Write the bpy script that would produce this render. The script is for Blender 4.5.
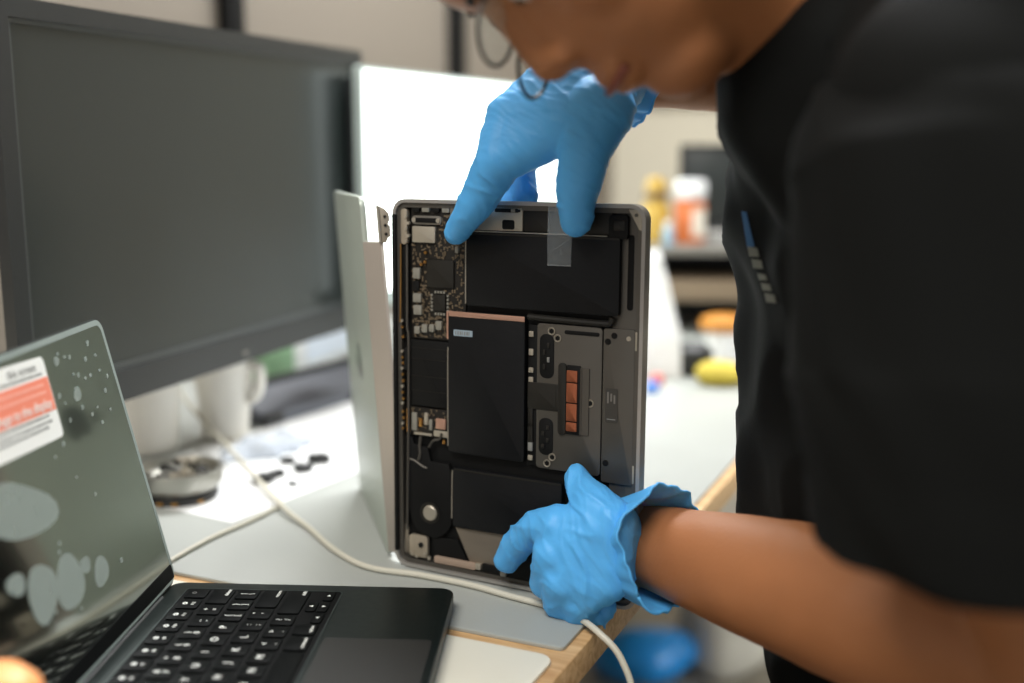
import bpy, bmesh, math, random
from mathutils import Vector, Matrix, noise, Quaternion
from mathutils.bvhtree import BVHTree
random.seed(7)
for o in list(bpy.data.objects):
    bpy.data.objects.remove(o)
scn = bpy.context.scene
col = scn.collection
R = math.radians

# ------------------------------------------------------------------ camera, light, exposure
F_PX, ZC, ZT = 1120.0, 1.094, 0.75
PIT = math.atan(201.5 / F_PX)
cam_d = bpy.data.cameras.new('camera')
cam_d.sensor_width = 36
cam_d.lens = F_PX / 1024 * 36
cam_d.clip_start = 0.02
cam_d.dof.use_dof = True
cam_d.dof.focus_distance = 0.825
cam_d.dof.aperture_fstop = 2.0
cam = bpy.data.objects.new('camera', cam_d)
col.objects.link(cam)
cam.location = (0, 0, ZC)
cam.rotation_euler = (math.pi / 2 - PIT, 0, 0)
scn.camera = cam
scn.view_settings.view_transform = 'Standard'
scn.view_settings.look = 'None'
scn.view_settings.exposure = -0.10
scn.view_settings.gamma = 1.0
scn.view_settings.use_curve_mapping = False

world = bpy.data.worlds.new('room_light')
scn.world = world
world.use_nodes = True
bgn = world.node_tree.nodes['Background']
bgn.inputs[0].default_value = (1.0, 0.99, 0.96, 1)
bgn.inputs[1].default_value = 0.42


def area(name, loc, target, sx, sy, power, color=(1, 1, 1)):
    d = bpy.data.lights.new(name, 'AREA')
    d.shape = 'RECTANGLE'
    d.size, d.size_y, d.energy, d.color = sx, sy, power, color
    o = bpy.data.objects.new(name, d)
    col.objects.link(o)
    o.location = loc
    o.rotation_euler = (Vector(target) - Vector(loc)).to_track_quat('-Z', 'Y').to_euler()
    return o


area('ceiling_panel_light', (0.25, 2.0, 2.5), (0.05, 1.3, 0.75), 1.4, 0.7, 90, (0.98, 0.99, 1.0))
area('ceiling_panel_light', (-0.5, -0.3, 2.5), (-0.1, 0.8, 0.9), 1.2, 0.6, 40, (1.0, 0.97, 0.92))

# ------------------------------------------------------------------ camera geometry (pixel -> point of the room)
_c, _s = math.cos(PIT), math.sin(PIT)


def ray(px, py):
    a, b = (px - 512) / F_PX, (341.5 - py) / F_PX
    return Vector((a, _c + b * _s, -_s + b * _c))


CAM = Vector((0, 0, ZC))


def at_z(px, py, z=ZT):
    r = ray(px, py)
    return CAM + r * ((z - ZC) / r.z)


def at_y(px, py, y):
    r = ray(px, py)
    return CAM + r * (y / r.y)


# ------------------------------------------------------------------ materials
def s2l(c):
    if isinstance(c, str):
        c = [int(c[i:i + 2], 16) / 255 for i in (0, 2, 4)]
    return tuple(x / 12.92 if x <= .04045 else ((x + .055) / 1.055) ** 2.4 for x in c)


MATS = {}


def mat(name, color, rough=.5, metal=0.0, var=.06, scale=40, bump=0.0, bscale=200, stretch=None,
        spec=.5, sss=0.0, alpha=1.0, coat=0.0, emit=None, trans=0.0, rvar=0.0):
    if name in MATS:
        return MATS[name]
    m = bpy.data.materials.new(name)
    m.use_nodes = True
    nt = m.node_tree
    b = nt.nodes['Principled BSDF']
    base = s2l(color)
    tc = nt.nodes.new('ShaderNodeTexCoord')
    mp = nt.nodes.new('ShaderNodeMapping')
    nt.links.new(tc.outputs['Object'], mp.inputs[0])
    if stretch:
        mp.inputs['Scale'].default_value = stretch
    nz = nt.nodes.new('ShaderNodeTexNoise')
    nz.inputs['Scale'].default_value = scale
    nz.inputs['Detail'].default_value = 5
    nt.links.new(mp.outputs[0], nz.inputs['Vector'])
    mx = nt.nodes.new('ShaderNodeMix')
    mx.data_type = 'RGBA'
    nt.links.new(nz.outputs['Fac'], mx.inputs[0])
    mx.inputs[6].default_value = tuple(max(0, x * (1 - var)) for x in base) + (1,)
    mx.inputs[7].default_value = tuple(min(1, x * (1 + var)) for x in base) + (1,)
    nt.links.new(mx.outputs[2], b.inputs['Base Color'])
    b.inputs['Roughness'].default_value = rough
    if rvar:
        mr = nt.nodes.new('ShaderNodeMapRange')
        mr.inputs[3].default_value = max(0, rough - rvar)
        mr.inputs[4].default_value = rough + rvar
        nt.links.new(nz.outputs['Fac'], mr.inputs[0])
        nt.links.new(mr.outputs[0], b.inputs['Roughness'])
    b.inputs['Metallic'].default_value = metal
    b.inputs['Specular IOR Level'].default_value = spec
    if sss:
        b.inputs['Subsurface Weight'].default_value = sss
        b.inputs['Subsurface Radius'].default_value = (.01, .005, .003)
        b.inputs['Subsurface Scale'].default_value = .6
    if coat:
        b.inputs['Coat Weight'].default_value = coat
        b.inputs['Coat Roughness'].default_value = .05
    if alpha < 1:
        b.inputs['Alpha'].default_value = alpha
    if trans:
        b.inputs['Transmission Weight'].default_value = trans
    if emit:
        b.inputs['Emission Color'].default_value = s2l(color) + (1,)
        b.inputs['Emission Strength'].default_value = emit
    if bump:
        n2 = nt.nodes.new('ShaderNodeTexNoise')
        n2.inputs['Scale'].default_value = bscale
        n2.inputs['Detail'].default_value = 6
        nt.links.new(mp.outputs[0], n2.inputs['Vector'])
        bp = nt.nodes.new('ShaderNodeBump')
        bp.inputs['Strength'].default_value = bump
        bp.inputs['Distance'].default_value = .002
        nt.links.new(n2.outputs['Fac'], bp.inputs['Height'])
        nt.links.new(bp.outputs[0], b.inputs['Normal'])
    MATS[name] = m
    return m


def wood(name, dark, light, rough=.5):
    m = mat(name, light, rough, var=.05)
    nt = m.node_tree
    b = nt.nodes['Principled BSDF']
    tc = nt.nodes.new('ShaderNodeTexCoord')
    mp = nt.nodes.new('ShaderNodeMapping')
    mp.inputs['Scale'].default_value = (3, 30, 30)
    nz = nt.nodes.new('ShaderNodeTexNoise')
    nz.inputs['Scale'].default_value = 4
    nz.inputs['Detail'].default_value = 8
    nz.inputs['Distortion'].default_value = 1.2
    rp = nt.nodes.new('ShaderNodeValToRGB')
    rp.color_ramp.elements[0].position = .3
    rp.color_ramp.elements[1].position = .65
    rp.color_ramp.elements[0].color = s2l(dark) + (1,)
    rp.color_ramp.elements[1].color = s2l(light) + (1,)
    nt.links.new(tc.outputs['Object'], mp.inputs[0])
    nt.links.new(mp.outputs[0], nz.inputs['Vector'])
    nt.links.new(nz.outputs['Fac'], rp.inputs[0])
    nt.links.new(rp.outputs[0], b.inputs['Base Color'])
    return m


M_wood = wood('plywood', 'b98e5c', 'dcb888', .5)
M_mat = mat('grey_laminate', 'a3a6a1', .42, var=.07, scale=9, bump=.08, bscale=300, rvar=.06)
M_white = mat('cream_laminate', 'f0ecdb', .45, var=.03, scale=14)
M_paper = mat('white_paper', 'e6e7e6', .8, var=.02)
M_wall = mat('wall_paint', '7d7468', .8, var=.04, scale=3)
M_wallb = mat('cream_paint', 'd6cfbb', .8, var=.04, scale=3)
M_floor = mat('floor_vinyl', 'a29c90', .6, var=.1, scale=8)
M_blk = mat('black_plastic', '1b1c1c', .45, var=.15, scale=60)
M_bezel = mat('monitor_plastic', '27292a', .42, var=.08, scale=200, bump=.05, bscale=900)
M_screen = mat('matte_screen', '262b2a', .34, var=.05, scale=30, spec=.6)
M_alu = mat('space_grey_aluminium', 'aca8a3', .38, .6, var=.04, scale=60, rvar=.05)
M_alu_d = mat('grey_aluminium_inside', '615d57', .45, .7, var=.06, scale=60, rvar=.06)
M_lid = mat('silver_aluminium_lid', 'b4bcb2', .40, .25, var=.03, scale=30, rvar=.04)
M_silver = mat('bright_steel', 'b3ab9c', .42, .6, var=.06, scale=90)
M_gold = mat('brass_contact', 'b88a4e', .35, 1.0, var=.1, scale=90)
M_copper = mat('copper_pad', 'b0694c', .38, .85, var=.12, scale=160, bump=.05, bscale=400)
M_batt = mat('battery_film', '101113', .45, 0, spec=.22, var=.2, scale=70, bump=.10, bscale=260, rvar=.08)
M_pcb = mat('circuit_board', '1b1814', .5, 0, spec=.3, var=.35, scale=300)
M_chip = mat('chip_black', '211f1b', .45, 0, spec=.3, var=.15, scale=300)
M_inner = mat('black_interior', '0e0e0e', .55, 0, spec=.2, var=.25, scale=120)
M_cap = mat('ceramic_component', '7f7c72', .5, 0, var=.12, scale=300)
M_pinkcu = mat('pink_copper_strip', 'c49a86', .4, .6, var=.08, scale=120)
M_tape = mat('clear_tape', 'aab0b2', .25, 0, alpha=.30, var=.15, scale=200)
M_bubble = mat('film_bubble', 'a9b4ac', .42, 0, alpha=.42, var=.06, scale=80)
M_midn = mat('midnight_aluminium', '18211f', .42, .5, var=.06, scale=200, rvar=.04)
M_key = mat('keycap_black', '090b0b', .5, 0, spec=.05, var=.15, scale=300)
M_well = mat('key_well', '060707', .6, 0, spec=.1, var=.1)
M_leg = mat('key_legend', 'eceee8', .6, 0, var=.02)
M_pad = mat('trackpad_glass', '2b2b29', .5, .1, spec=.25, var=.04, scale=80)
M_glass = mat('dark_display_glass', '121615', .06, 0, var=.1, scale=4, spec=.9, coat=.6)
M_film = mat('filmed_display', 'a9b0aa', .10, 1.0, var=.1, scale=4, spec=1.0, coat=1.0)
M_film.node_tree.nodes['Principled BSDF'].inputs['IOR'].default_value = 3.0
M_rimgrey = mat('display_gasket', '8f9a95', .4, .1, var=.05)
M_stick = mat('sticker_white', 'efefe9', .5, var=.02)
M_coral = mat('sticker_coral', 'f0886c', .5, var=.03)
M_ink = mat('grey_print', '7d7d79', .7, var=.05)
M_cable = mat('white_cable', 'c9c5b6', .5, var=.04, scale=60)
M_cer = mat('white_glazed', 'e6e2d8', .3, var=.03, scale=20)
M_glove = mat('blue_nitrile', '58b0f0', .48, 0, var=.05, scale=60, bump=.22, bscale=120, spec=.38, sss=.06)
M_skin = mat('skin', 'a0673f', .55, 0, var=.10, scale=28, bump=.12, bscale=350, sss=.06)
M_lip = mat('lip', '7a3f30', .45, 0, var=.08, scale=60)
M_shirt = mat('black_jersey', '0c0d0c', .9, 0, var=.15, scale=300, bump=.15, bscale=900, spec=.15)
M_jean = mat('dark_denim', '1c2028', .85, 0, var=.2, scale=500, bump=.2, bscale=900)
M_hair = mat('black_hair', '0d0c0b', .55, 0, var=.3, scale=200, bump=.5, bscale=200)
M_shoe = mat('shoe_black', '1a1a1a', .6)
M_lit = mat('lit_screen', 'f6fffb', .4, emit=2.6, var=.0)
M_orange = mat('orange_surface', 'ffa866', .45, var=.05, scale=20, sss=.1)
M_lens = mat('spectacle_lens', 'cfe9e6', .05, 0, alpha=.25, var=.02)


# ------------------------------------------------------------------ mesh helpers
class MB:
    def __init__(s):
        s.bm = bmesh.new()

    def _x(s, vs, m):
        if m is not None:
            bmesh.ops.transform(s.bm, matrix=m, verts=vs)

    def box(s, x0, x1, y0, y1, z0, z1, m=None, bev=0.0, seg=2):
        r = bmesh.ops.create_cube(s.bm, size=1)
        vs = r['verts']
        for v in vs:
            v.co = Vector(((x0 + x1) / 2 + v.co.x * (x1 - x0), (y0 + y1) / 2 + v.co.y * (y1 - y0),
                           (z0 + z1) / 2 + v.co.z * (z1 - z0)))
        if bev:
            es = list({e for v in vs for e in v.link_edges})
            r2 = bmesh.ops.bevel(s.bm, geom=es, offset=bev, segments=seg, affect='EDGES', profile=.5)
            vs = list({v for f in r2['faces'] for v in f.verts} | {v for v in vs if v.is_valid})
        s._x(vs, m)
        return s

    def prism(s, pts, d0, d1, axis='y', m=None, bev=0.0):
        """polygon pts (a,b) extruded along axis; axis y: (x,z) pts, axis z: (x,y) pts, axis x: (y,z) pts"""
        def mk(a, b, d):
            return {'y': (a, d, b), 'z': (a, b, d), 'x': (d, a, b)}[axis]
        v0 = [s.bm.verts.new(mk(a, b, d0)) for a, b in pts]
        v1 = [s.bm.verts.new(mk(a, b, d1)) for a, b in pts]
        n = len(pts)
        fs = [s.bm.faces.new(v0), s.bm.faces.new(v1)]
        for i in range(n):
            fs.append(s.bm.faces.new((v0[i], v0[(i + 1) % n], v1[(i + 1) % n], v1[i])))
        bmesh.ops.recalc_face_normals(s.bm, faces=fs)
        vs = v0 + v1
        if bev:
            es = list(set(fs[1].edges) | set(fs[0].edges))
            r2 = bmesh.ops.bevel(s.bm, geom=es, offset=bev, segments=2, affect='EDGES', profile=.5)
            vs = list({v for f in r2['faces'] for v in f.verts} | {v for v in vs if v.is_valid})
        s._x(vs, m)
        return s

    def ring(s, outer, inner, d0, d1, axis='y', m=None):
        def mk(a, b, d):
            return {'y': (a, d, b), 'z': (a, b, d), 'x': (d, a, b)}[axis]
        n = len(outer)
        L = [[s.bm.verts.new(mk(a, b, d)) for a, b in P] for d in (d0, d1) for P in (outer, inner)]
        o0, i0, o1, i1 = L
        fs = []
        for i in range(n):
            j = (i + 1) % n
            for q in ((o0[i], o0[j], i0[j], i0[i]), (o1[i], i1[i], i1[j], o1[j]), (o0[i], o1[i], o1[j], o0[j]),
                      (i0[i], i0[j], i1[j], i1[i])):
                fs.append(s.bm.faces.new(q))
        bmesh.ops.recalc_face_normals(s.bm, faces=fs)
        s._x(o0 + i0 + o1 + i1, m)
        return s

    def cyl(s, p0, p1, r0, r1=None, n=24, bev=0):
        p0, p1 = Vector(p0), Vector(p1)
        r1 = r0 if r1 is None else r1
        d = p1 - p0
        q = d.to_track_quat('Z', 'Y').to_matrix().to_4x4()
        r = bmesh.ops.create_cone(s.bm, cap_ends=True, segments=n, radius1=r0, radius2=r1, depth=d.length,
                                  matrix=Matrix.Translation((p0 + p1) / 2) @ q)
        return s

    def lathe(s, prof, n=40, m=None):
        rows = []
        for r, z in prof:
            if r < 1e-6:
                rows.append([s.bm.verts.new((0, 0, z))])
            else:
                rows.append([s.bm.verts.new((r * math.cos(2 * math.pi * i / n), r * math.sin(2 * math.pi * i / n), z)) for i in range(n)])
        fs = []
        for a, b in zip(rows, rows[1:]):
            for i in range(n):
                j = (i + 1) % n
                if len(a) == 1 and len(b) == 1:
                    continue
                if len(a) == 1:
                    fs.append(s.bm.faces.new((a[0], b[i], b[j])))
                elif len(b) == 1:
                    fs.append(s.bm.faces.new((a[i], a[j], b[0])))
                else:
                    fs.append(s.bm.faces.new((a[i], a[j], b[j], b[i])))
        bmesh.ops.recalc_face_normals(s.bm, faces=fs)
        s._x([v for r in rows for v in r], m)
        return s

    def tube(s, pts, rad, n=10, sub=6):
        pts = [Vector(p) for p in pts]
        P = []
        for i in range(len(pts) - 1):
            a, b, c, d = pts[max(i - 1, 0)], pts[i], pts[i + 1], pts[min(i + 2, len(pts) - 1)]
            for k in range(sub):
                t = k / sub
                P.append(.5 * ((2 * b) + (c - a) * t + (2 * a - 5 * b + 4 * c - d) * t * t + (3 * b - a - 3 * c + d) * t ** 3))
        P.append(pts[-1])
        up = Vector((0, 0, 1))
        rows = []
        for i, p in enumerate(P):
            d = (P[min(i + 1, len(P) - 1)] - P[max(i - 1, 0)]).normalized()
            x = d.cross(up)
            if x.length < 1e-3:
                x = d.cross(Vector((1, 0, 0)))
            x.normalize()
            y = d.cross(x).normalized()
            up = -y if -y.dot(up) > 0 else y
            r = rad(i / (len(P) - 1)) if callable(rad) else rad
            rows.append([s.bm.verts.new(p + (x * math.cos(2 * math.pi * k / n) + y * math.sin(2 * math.pi * k / n)) * r) for k in range(n)])
        for a, b in zip(rows, rows[1:]):
            best = min(range(n), key=lambda o: sum((a[k].co - b[(k + o) % n].co).length for k in range(0, n, 3)))
            for k in range(n):
                s.bm.faces.new((a[k], a[(k + 1) % n], b[(k + 1 + best) % n], b[(k + best) % n]))
        s.bm.faces.new(rows[0])
        s.bm.faces.new(rows[-1])
        bmesh.ops.recalc_face_normals(s.bm, faces=s.bm.faces[:])
        return s

    def ico(s, c, r, sub=2, sc=(1, 1, 1), rot=None):
        q = bmesh.ops.create_icosphere(s.bm, subdivisions=sub, radius=1)
        m = Matrix.Translation(Vector(c)) @ (rot.to_4x4() if rot else Matrix()) @ Matrix.Diagonal((r * sc[0], r * sc[1], r * sc[2], 1))
        bmesh.ops.transform(s.bm, matrix=m, verts=q['verts'])
        return s

    def hull(s, a, ra, b, rb, sub=2):
        t = bmesh.new()
        bmesh.ops.create_icosphere(t, subdivisions=sub + 1, radius=ra, matrix=Matrix.Translation(Vector(a)))
        bmesh.ops.create_icosphere(t, subdivisions=sub + 1, radius=rb, matrix=Matrix.Translation(Vector(b)))
        P = [v.co.copy() for v in t.verts]
        t.free()
        t = bmesh.new()
        vs = [t.verts.new(p) for p in P]
        bmesh.ops.convex_hull(t, input=vs)
        for v in [v for v in t.verts if not v.link_faces]:
            t.verts.remove(v)
        me = bpy.data.meshes.new('hull')
        t.to_mesh(me)
        t.free()
        s.bm.from_mesh(me)
        bpy.data.meshes.remove(me)
        return s

    def multi(s, balls, sub=3):
        t = bmesh.new()
        for p, r in balls:
            bmesh.ops.create_icosphere(t, subdivisions=sub, radius=r, matrix=Matrix.Translation(Vector(p)))
        P = [v.co.copy() for v in t.verts]
        t.free()
        t = bmesh.new()
        bmesh.ops.convex_hull(t, input=[t.verts.new(p) for p in P])
        for v in [v for v in t.verts if not v.link_faces]:
            t.verts.remove(v)
        me = bpy.data.meshes.new('hull')
        t.to_mesh(me)
        t.free()
        s.bm.from_mesh(me)
        bpy.data.meshes.remove(me)
        return s

    def build(s, name, m, parent=None, smooth=30):
        me = bpy.data.meshes.new(name)
        s.bm.to_mesh(me)
        s.bm.free()
        me.materials.append(m)
        if smooth:
            me.polygons.foreach_set('use_smooth', [True] * len(me.polygons))
            if smooth < 180:
                me.set_sharp_from_angle(angle=R(smooth))
        o = bpy.data.objects.new(name, me)
        col.objects.link(o)
        if parent:
            o.parent = parent
        return o


def rrect(x0, x1, y0, y1, r, n=6):
    P = []
    for cx, cy, a0 in ((x1 - r, y1 - r, 0), (x0 + r, y1 - r, 90), (x0 + r, y0 + r, 180), (x1 - r, y0 + r, 270)):
        for k in range(n + 1):
            a = R(a0 + 90 * k / n)
            P.append((cx + r * math.cos(a), cy + r * math.sin(a)))
    return P


def tag(o, label=None, cat=None, group=None, kind=None):
    if label:
        o['label'] = label
    if cat:
        o['category'] = cat
    if group:
        o['group'] = group
    if kind:
        o['kind'] = kind
    return o


def empty(name, loc, rz=0, label=None, cat=None, group=None):
    o = bpy.data.objects.new(name, None)
    o.empty_display_size = .02
    col.objects.link(o)
    o.location = loc
    o.rotation_euler = (0, 0, rz)
    return tag(o, label, cat, group)


def text_mesh(body, size, m, parent, mtx, name, extrude=.00008, align='CENTER'):
    cu = bpy.data.curves.new('lettering', 'FONT')
    cu.body = body
    cu.size = size
    cu.extrude = extrude
    cu.align_x = align
    cu.align_y = 'CENTER'
    t = bpy.data.objects.new('lettering', cu)
    col.objects.link(t)
    dg = bpy.context.evaluated_depsgraph_get()
    me = bpy.data.meshes.new_from_object(t.evaluated_get(dg))
    bpy.data.objects.remove(t)
    bpy.data.curves.remove(cu)
    me.materials.clear()
    me.materials.append(m)
    me.transform(mtx)
    o = bpy.data.objects.new(name, me)
    col.objects.link(o)
    o.parent = parent
    return o


def organic(name, mb, voxel, m, parent=None, smooth=8, disp=None, fac=.5):
    """merge overlapping volumes into one continuous smoothed skin"""
    o = mb.build(name, m, parent, smooth=0)
    rm = o.modifiers.new('r', 'REMESH')
    rm.mode = 'VOXEL'
    rm.voxel_size = voxel
    sm = o.modifiers.new('s', 'SMOOTH')
    sm.iterations = smooth
    sm.factor = fac
    bpy.context.view_layer.update()
    dg = bpy.context.evaluated_depsgraph_get()
    me = bpy.data.meshes.new_from_object(o.evaluated_get(dg))
    o.modifiers.clear()
    old = o.data
    o.data = me
    bpy.data.meshes.remove(old)
    me.name = name
    if disp:
        ns = [v.normal.copy() for v in me.vertices]
        for v, n in zip(me.vertices, ns):
            v.co += n * disp(v.co, n)
    me.polygons.foreach_set('use_smooth', [True] * len(me.polygons))
    if not me.materials:
        me.materials.append(m)
    return o


# ------------------------------------------------------------------ room
EX = Vector((.912, -.411, 0)).normalized()
EY = Vector((.411, .912, 0)).normalized()
RZ = math.atan2(EX.y, EX.x)


def tw(a, b, z=0.0):
    """table frame (along front edge, along right edge) -> world"""
    p = EX * a + EY * b
    return Vector((p.x, p.y, z))


def ta(p):
    return p.dot(EX), p.dot(EY)


fl = MB().box(-3.2, 4, -1.2, 5.2, -.05, 0).build('floor', M_floor)
tag(fl, kind='structure')
W0 = Vector((-.783, 1.099, 0))
wa, wb = ta(W0)
MWALL = Matrix.Rotation(RZ, 4, 'Z')
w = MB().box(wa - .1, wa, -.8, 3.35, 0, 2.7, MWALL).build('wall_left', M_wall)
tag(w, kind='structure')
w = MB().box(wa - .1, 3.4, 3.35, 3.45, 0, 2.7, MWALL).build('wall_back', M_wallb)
tag(w, kind='structure')


def wall_hit(px, py=40):
    r = ray(px, py)
    t = (wa - CAM.dot(EX)) / r.dot(EX)
    return ta(CAM + r * t)[1], (CAM + r * t).z


for i, (px, wd) in enumerate(((226, .02), (452, .026))):
    b0, _ = wall_hit(px)
    o = MB().box(wa + .001, wa + .025, b0 - wd, b0 + wd, .0, 2.6, MWALL, bev=.003).build('trim_%d' % (i + 1), mat('post_black', '0b0b0b', .6, spec=.2))
    tag(o, kind='structure')
o = MB().box(wa + .02, 3.3, 3.325, 3.349, 1.20, 1.24, MWALL, bev=.004).build('trim_3', mat('grey_rail', '8f8d86', .5))
tag(o, kind='structure')

AR = 2.75                                       # the right wall, with an unseen window added to brighten the scene
WB0, WB1, WZ0, WZ1 = .75, 2.55, .10, 1.75
for (b0_, b1_, z0_, z1_) in ((-.8, WB0, 0, 2.7), (WB1, 3.35, 0, 2.7), (WB0, WB1, 0, WZ0), (WB0, WB1, WZ1, 2.7)):
    w = MB().box(AR, AR + .1, b0_, b1_, z0_, z1_, MWALL).build('wall_right', M_wallb)
    tag(w, kind='structure')
wf = MB()
for (b0_, b1_, z0_, z1_) in ((WB0, WB0 + .05, WZ0, WZ1), (WB1 - .05, WB1, WZ0, WZ1), ((WB0 + WB1) / 2 - .025, (WB0 + WB1) / 2 + .025, WZ0, WZ1), (WB0, WB1, WZ0, WZ0 + .05), (WB0, WB1, WZ1 - .05, WZ1)):
    wf.box(AR + .02, AR + .07, b0_, b1_, z0_, z1_, MWALL)
wf = tag(wf.build('added_window_1', M_cer), kind='structure')
MB().box(AR + .04, AR + .046, WB0 + .01, WB1 - .01, WZ0 + .01, WZ1 - .01, MWALL).build('fill_pane', mat('fill_glow', 'eef6ff', .3, emit=5.0, var=0), wf)  # glowing sheet added as fill light for the floor under the bench

# ------------------------------------------------------------------ workbench
A_R = ta(at_z(575, 649))[0] + .002             # right edge of the table
B_F = ta(at_z(567, 649))[1]                    # front edge of the grey mat
T_L = wa + .02
bench = empty('workbench', tw(A_R - .5, B_F, 0), RZ, 'plywood workbench with a raw wood edge, under the grey mat', 'table')
TH = .024
tl = T_L - (A_R - .5)
b0, b1 = -.62, 2.62 - B_F
MB().prism(rrect(tl, .5, b0, b1, .004, 2), ZT - .003 - TH, ZT - .003, 'z', bev=.0015).build('tabletop', M_wood, bench)
for x in (tl + .1, .43):
    for y in (b0 + .1, b1 - .1):
        MB().box(x - .03, x + .03, y - .03, y + .03, 0, ZT - .003 - TH, bev=.004).build('leg', M_blk, bench)
MB().box(tl + .1, .40, b1 - .13, b1 - .09, ZT - .12, ZT - .027).build('apron', M_wood, bench)
# mats lying on the bench
zt0 = ZT - .003
mf = empty('bench_mat', tw(A_R - .004, B_F, zt0), RZ, 'large grey laminate mat under the opened upright laptop', 'mat')
g = MB().prism(rrect(-(A_R - .004 - T_L) + .01, -.006, 0, 2.45 - B_F, .004, 3), 0, .003, 'z', bev=.0006).build('sheet', M_mat, mf)
mw = empty('bench_mat', tw(A_R - .004, B_F - .013, zt0), RZ, 'cream white mat with rounded corner along the bench front', 'mat')
MB().prism(rrect(-(A_R - .004 - T_L) + .01, -.006, -.55, 0, .012, 6), 0, .003, 'z', bev=.0006).build('sheet', M_white, mw)


# ------------------------------------------------------------------ the opened laptop that stands upright
LSC = .98
LB = Vector((-.0977 * LSC, .8913 * LSC, ZT + .0012))
YAW = -R(27.56)
LAP = empty('opened_laptop', LB, YAW, 'silver grey laptop with its bottom cover off, held upright on its side', 'laptop')
LAP.rotation_euler = (R(-1.256), R(-.177), YAW)
LAP.scale = (LSC, LSC, LSC)
LM = Matrix.Translation(LB) @ LAP.rotation_euler.to_matrix().to_4x4() @ Matrix.Scale(LSC, 4)
LMI = LM.inverted()
LW, LH, LT = .215, .304, .0105


def lap(px, py, off=0.0):
    """point on the open face of the upright laptop seen at a pixel, moved off metres to the front"""
    n = (LM.to_3x3() @ Vector((0, -1, 0))).normalized()
    p0 = LB + n * off
    r = ray(px, py)
    t = (p0 - CAM).dot(n) / r.dot(n)
    return CAM + r * t


def U(v):
    return v / 1000.0


shell = MB()
out = rrect(0, LW, 0, LH, .0115, 8)
inn = rrect(.0028, LW - .0028, .0028, LH - .0028, .009, 8)
shell.ring(out, inn, 0, LT - .002, 'y')
shell.prism(out, LT - .002, LT, 'y')
shell.build('case', M_alu, LAP)
slab0 = MB().prism(rrect(-.0004, .0030, .012, LH - .012, .0012, 3), -.0004, LT - .0004, 'y', bev=.0004).build('hinge_vent', M_inner, LAP)
inn2 = rrect(.0066, LW - .0066, .0066, LH - .0066, .006, 8)
MB().ring(rrect(.0029, LW - .0029, .0029, LH - .0029, .009, 8), inn2, .0022, LT - .0021, 'y').build('rim_ledge', M_alu_d, LAP)
MB().box(.0067, LW - .0067, .0072, .0083, .0067, LH - .0067).build('inner_tray', M_inner, LAP)


def slab(name, u0, u1, w0, w1, y0, y1, m, r=.0012, bev=.0004, parent=None):
    u0, u1, w0, w1 = sorted((U(u0), U(u1))) + sorted((U(w0), U(w1)))
    return MB().prism(rrect(u0, u1, w0, w1, min(r, (u1 - u0) / 2.2, (w1 - w0) / 2.2), 4), y0, y1, 'y', bev=bev).build(name, m, parent or LAP)


# grey side of the tray with the trackpad
slab('palm_rest', 189, 208.2, 8, 297, .0050, .0071, M_alu_d)
slab('palm_slot', 200.2, 205.0, 227, 282, .0046, .0054, M_inner, .002)
tp = slab('trackpad_plate', 128.5, 182.2, 100, 213, .0030, .0070, M_alu_d, .003)
slab('side_plate', 183.0, 208.0, 96, 213, .0032, .0070, M_alu_d, .002)
o = slab('plate_cutout', 131, 143, 171, 205, .0026, .0031, M_inner, .005, parent=tp)
o = slab('plate_cutout', 131, 143, 111, 140, .0026, .0031, M_inner, .005, parent=tp)
slab('vent_slot', 151.5, 180, 206.2, 209.2, .0025, .0031, M_inner, .0014, parent=tp)
for (u, w_) in ((140.8, 207.6), (145.9, 202.6), (173.4, 155.3), (142.6, 110.0), (138.3, 104.6)):
    mb = MB()
    mb.lathe([(0, 0), (.0021, 0), (.0026, .0007), (.0030, .0007), (.0030, 0)], 20,
             Matrix.Translation((U(u), .0029, U(w_))) @ Matrix.Rotation(R(90), 4, 'X'))
    sc = mb.build('screw_collar', M_silver, tp)
    MB().cyl((U(u), .0030, U(w_)), (U(u), .0022, U(w_)), .0019, n=6).build('screw', M_inner, sc)
for (u, w_) in ((186.6, 203.2), (191.6, 207.9), (186.6, 111.0)):
    MB().cyl((U(u), .0034, U(w_)), (U(u), .0027, U(w_)), .0023, n=20).build('screw', M_inner, LAP)
MB().cyl((U(203), .0034, U(206.5)), (U(203), .0026, U(206.5)), .0018, n=20).build('screw', M_silver, LAP)
slab('magnet_strip', 208.3, 209.9, 198, 212, .0020, .0060, M_silver, .0005)
slab('magnet_strip', 208.3, 209.9, 98, 112, .0020, .0060, M_silver, .0005)
M_ink2 = mat('faint_print', '6d6963', .6)
lb_ = slab('regulatory_label', 185.6, 195.6, 142.5, 168.3, .0029, .0031, mat('label_grey', '37342f', .5), .001, .0)
for k in range(3):
    slab('print_line', 187 + k * 2.6, 188.4 + k * 2.6, 157 + (k % 2) * 1.5, 165.5 - k, .0027, .0029, M_ink2, .0003, 0, lb_)
slab('print_line', 187, 194, 144.6, 145.2, .0027, .0029, M_ink, .0002, 0, lb_)
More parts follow.
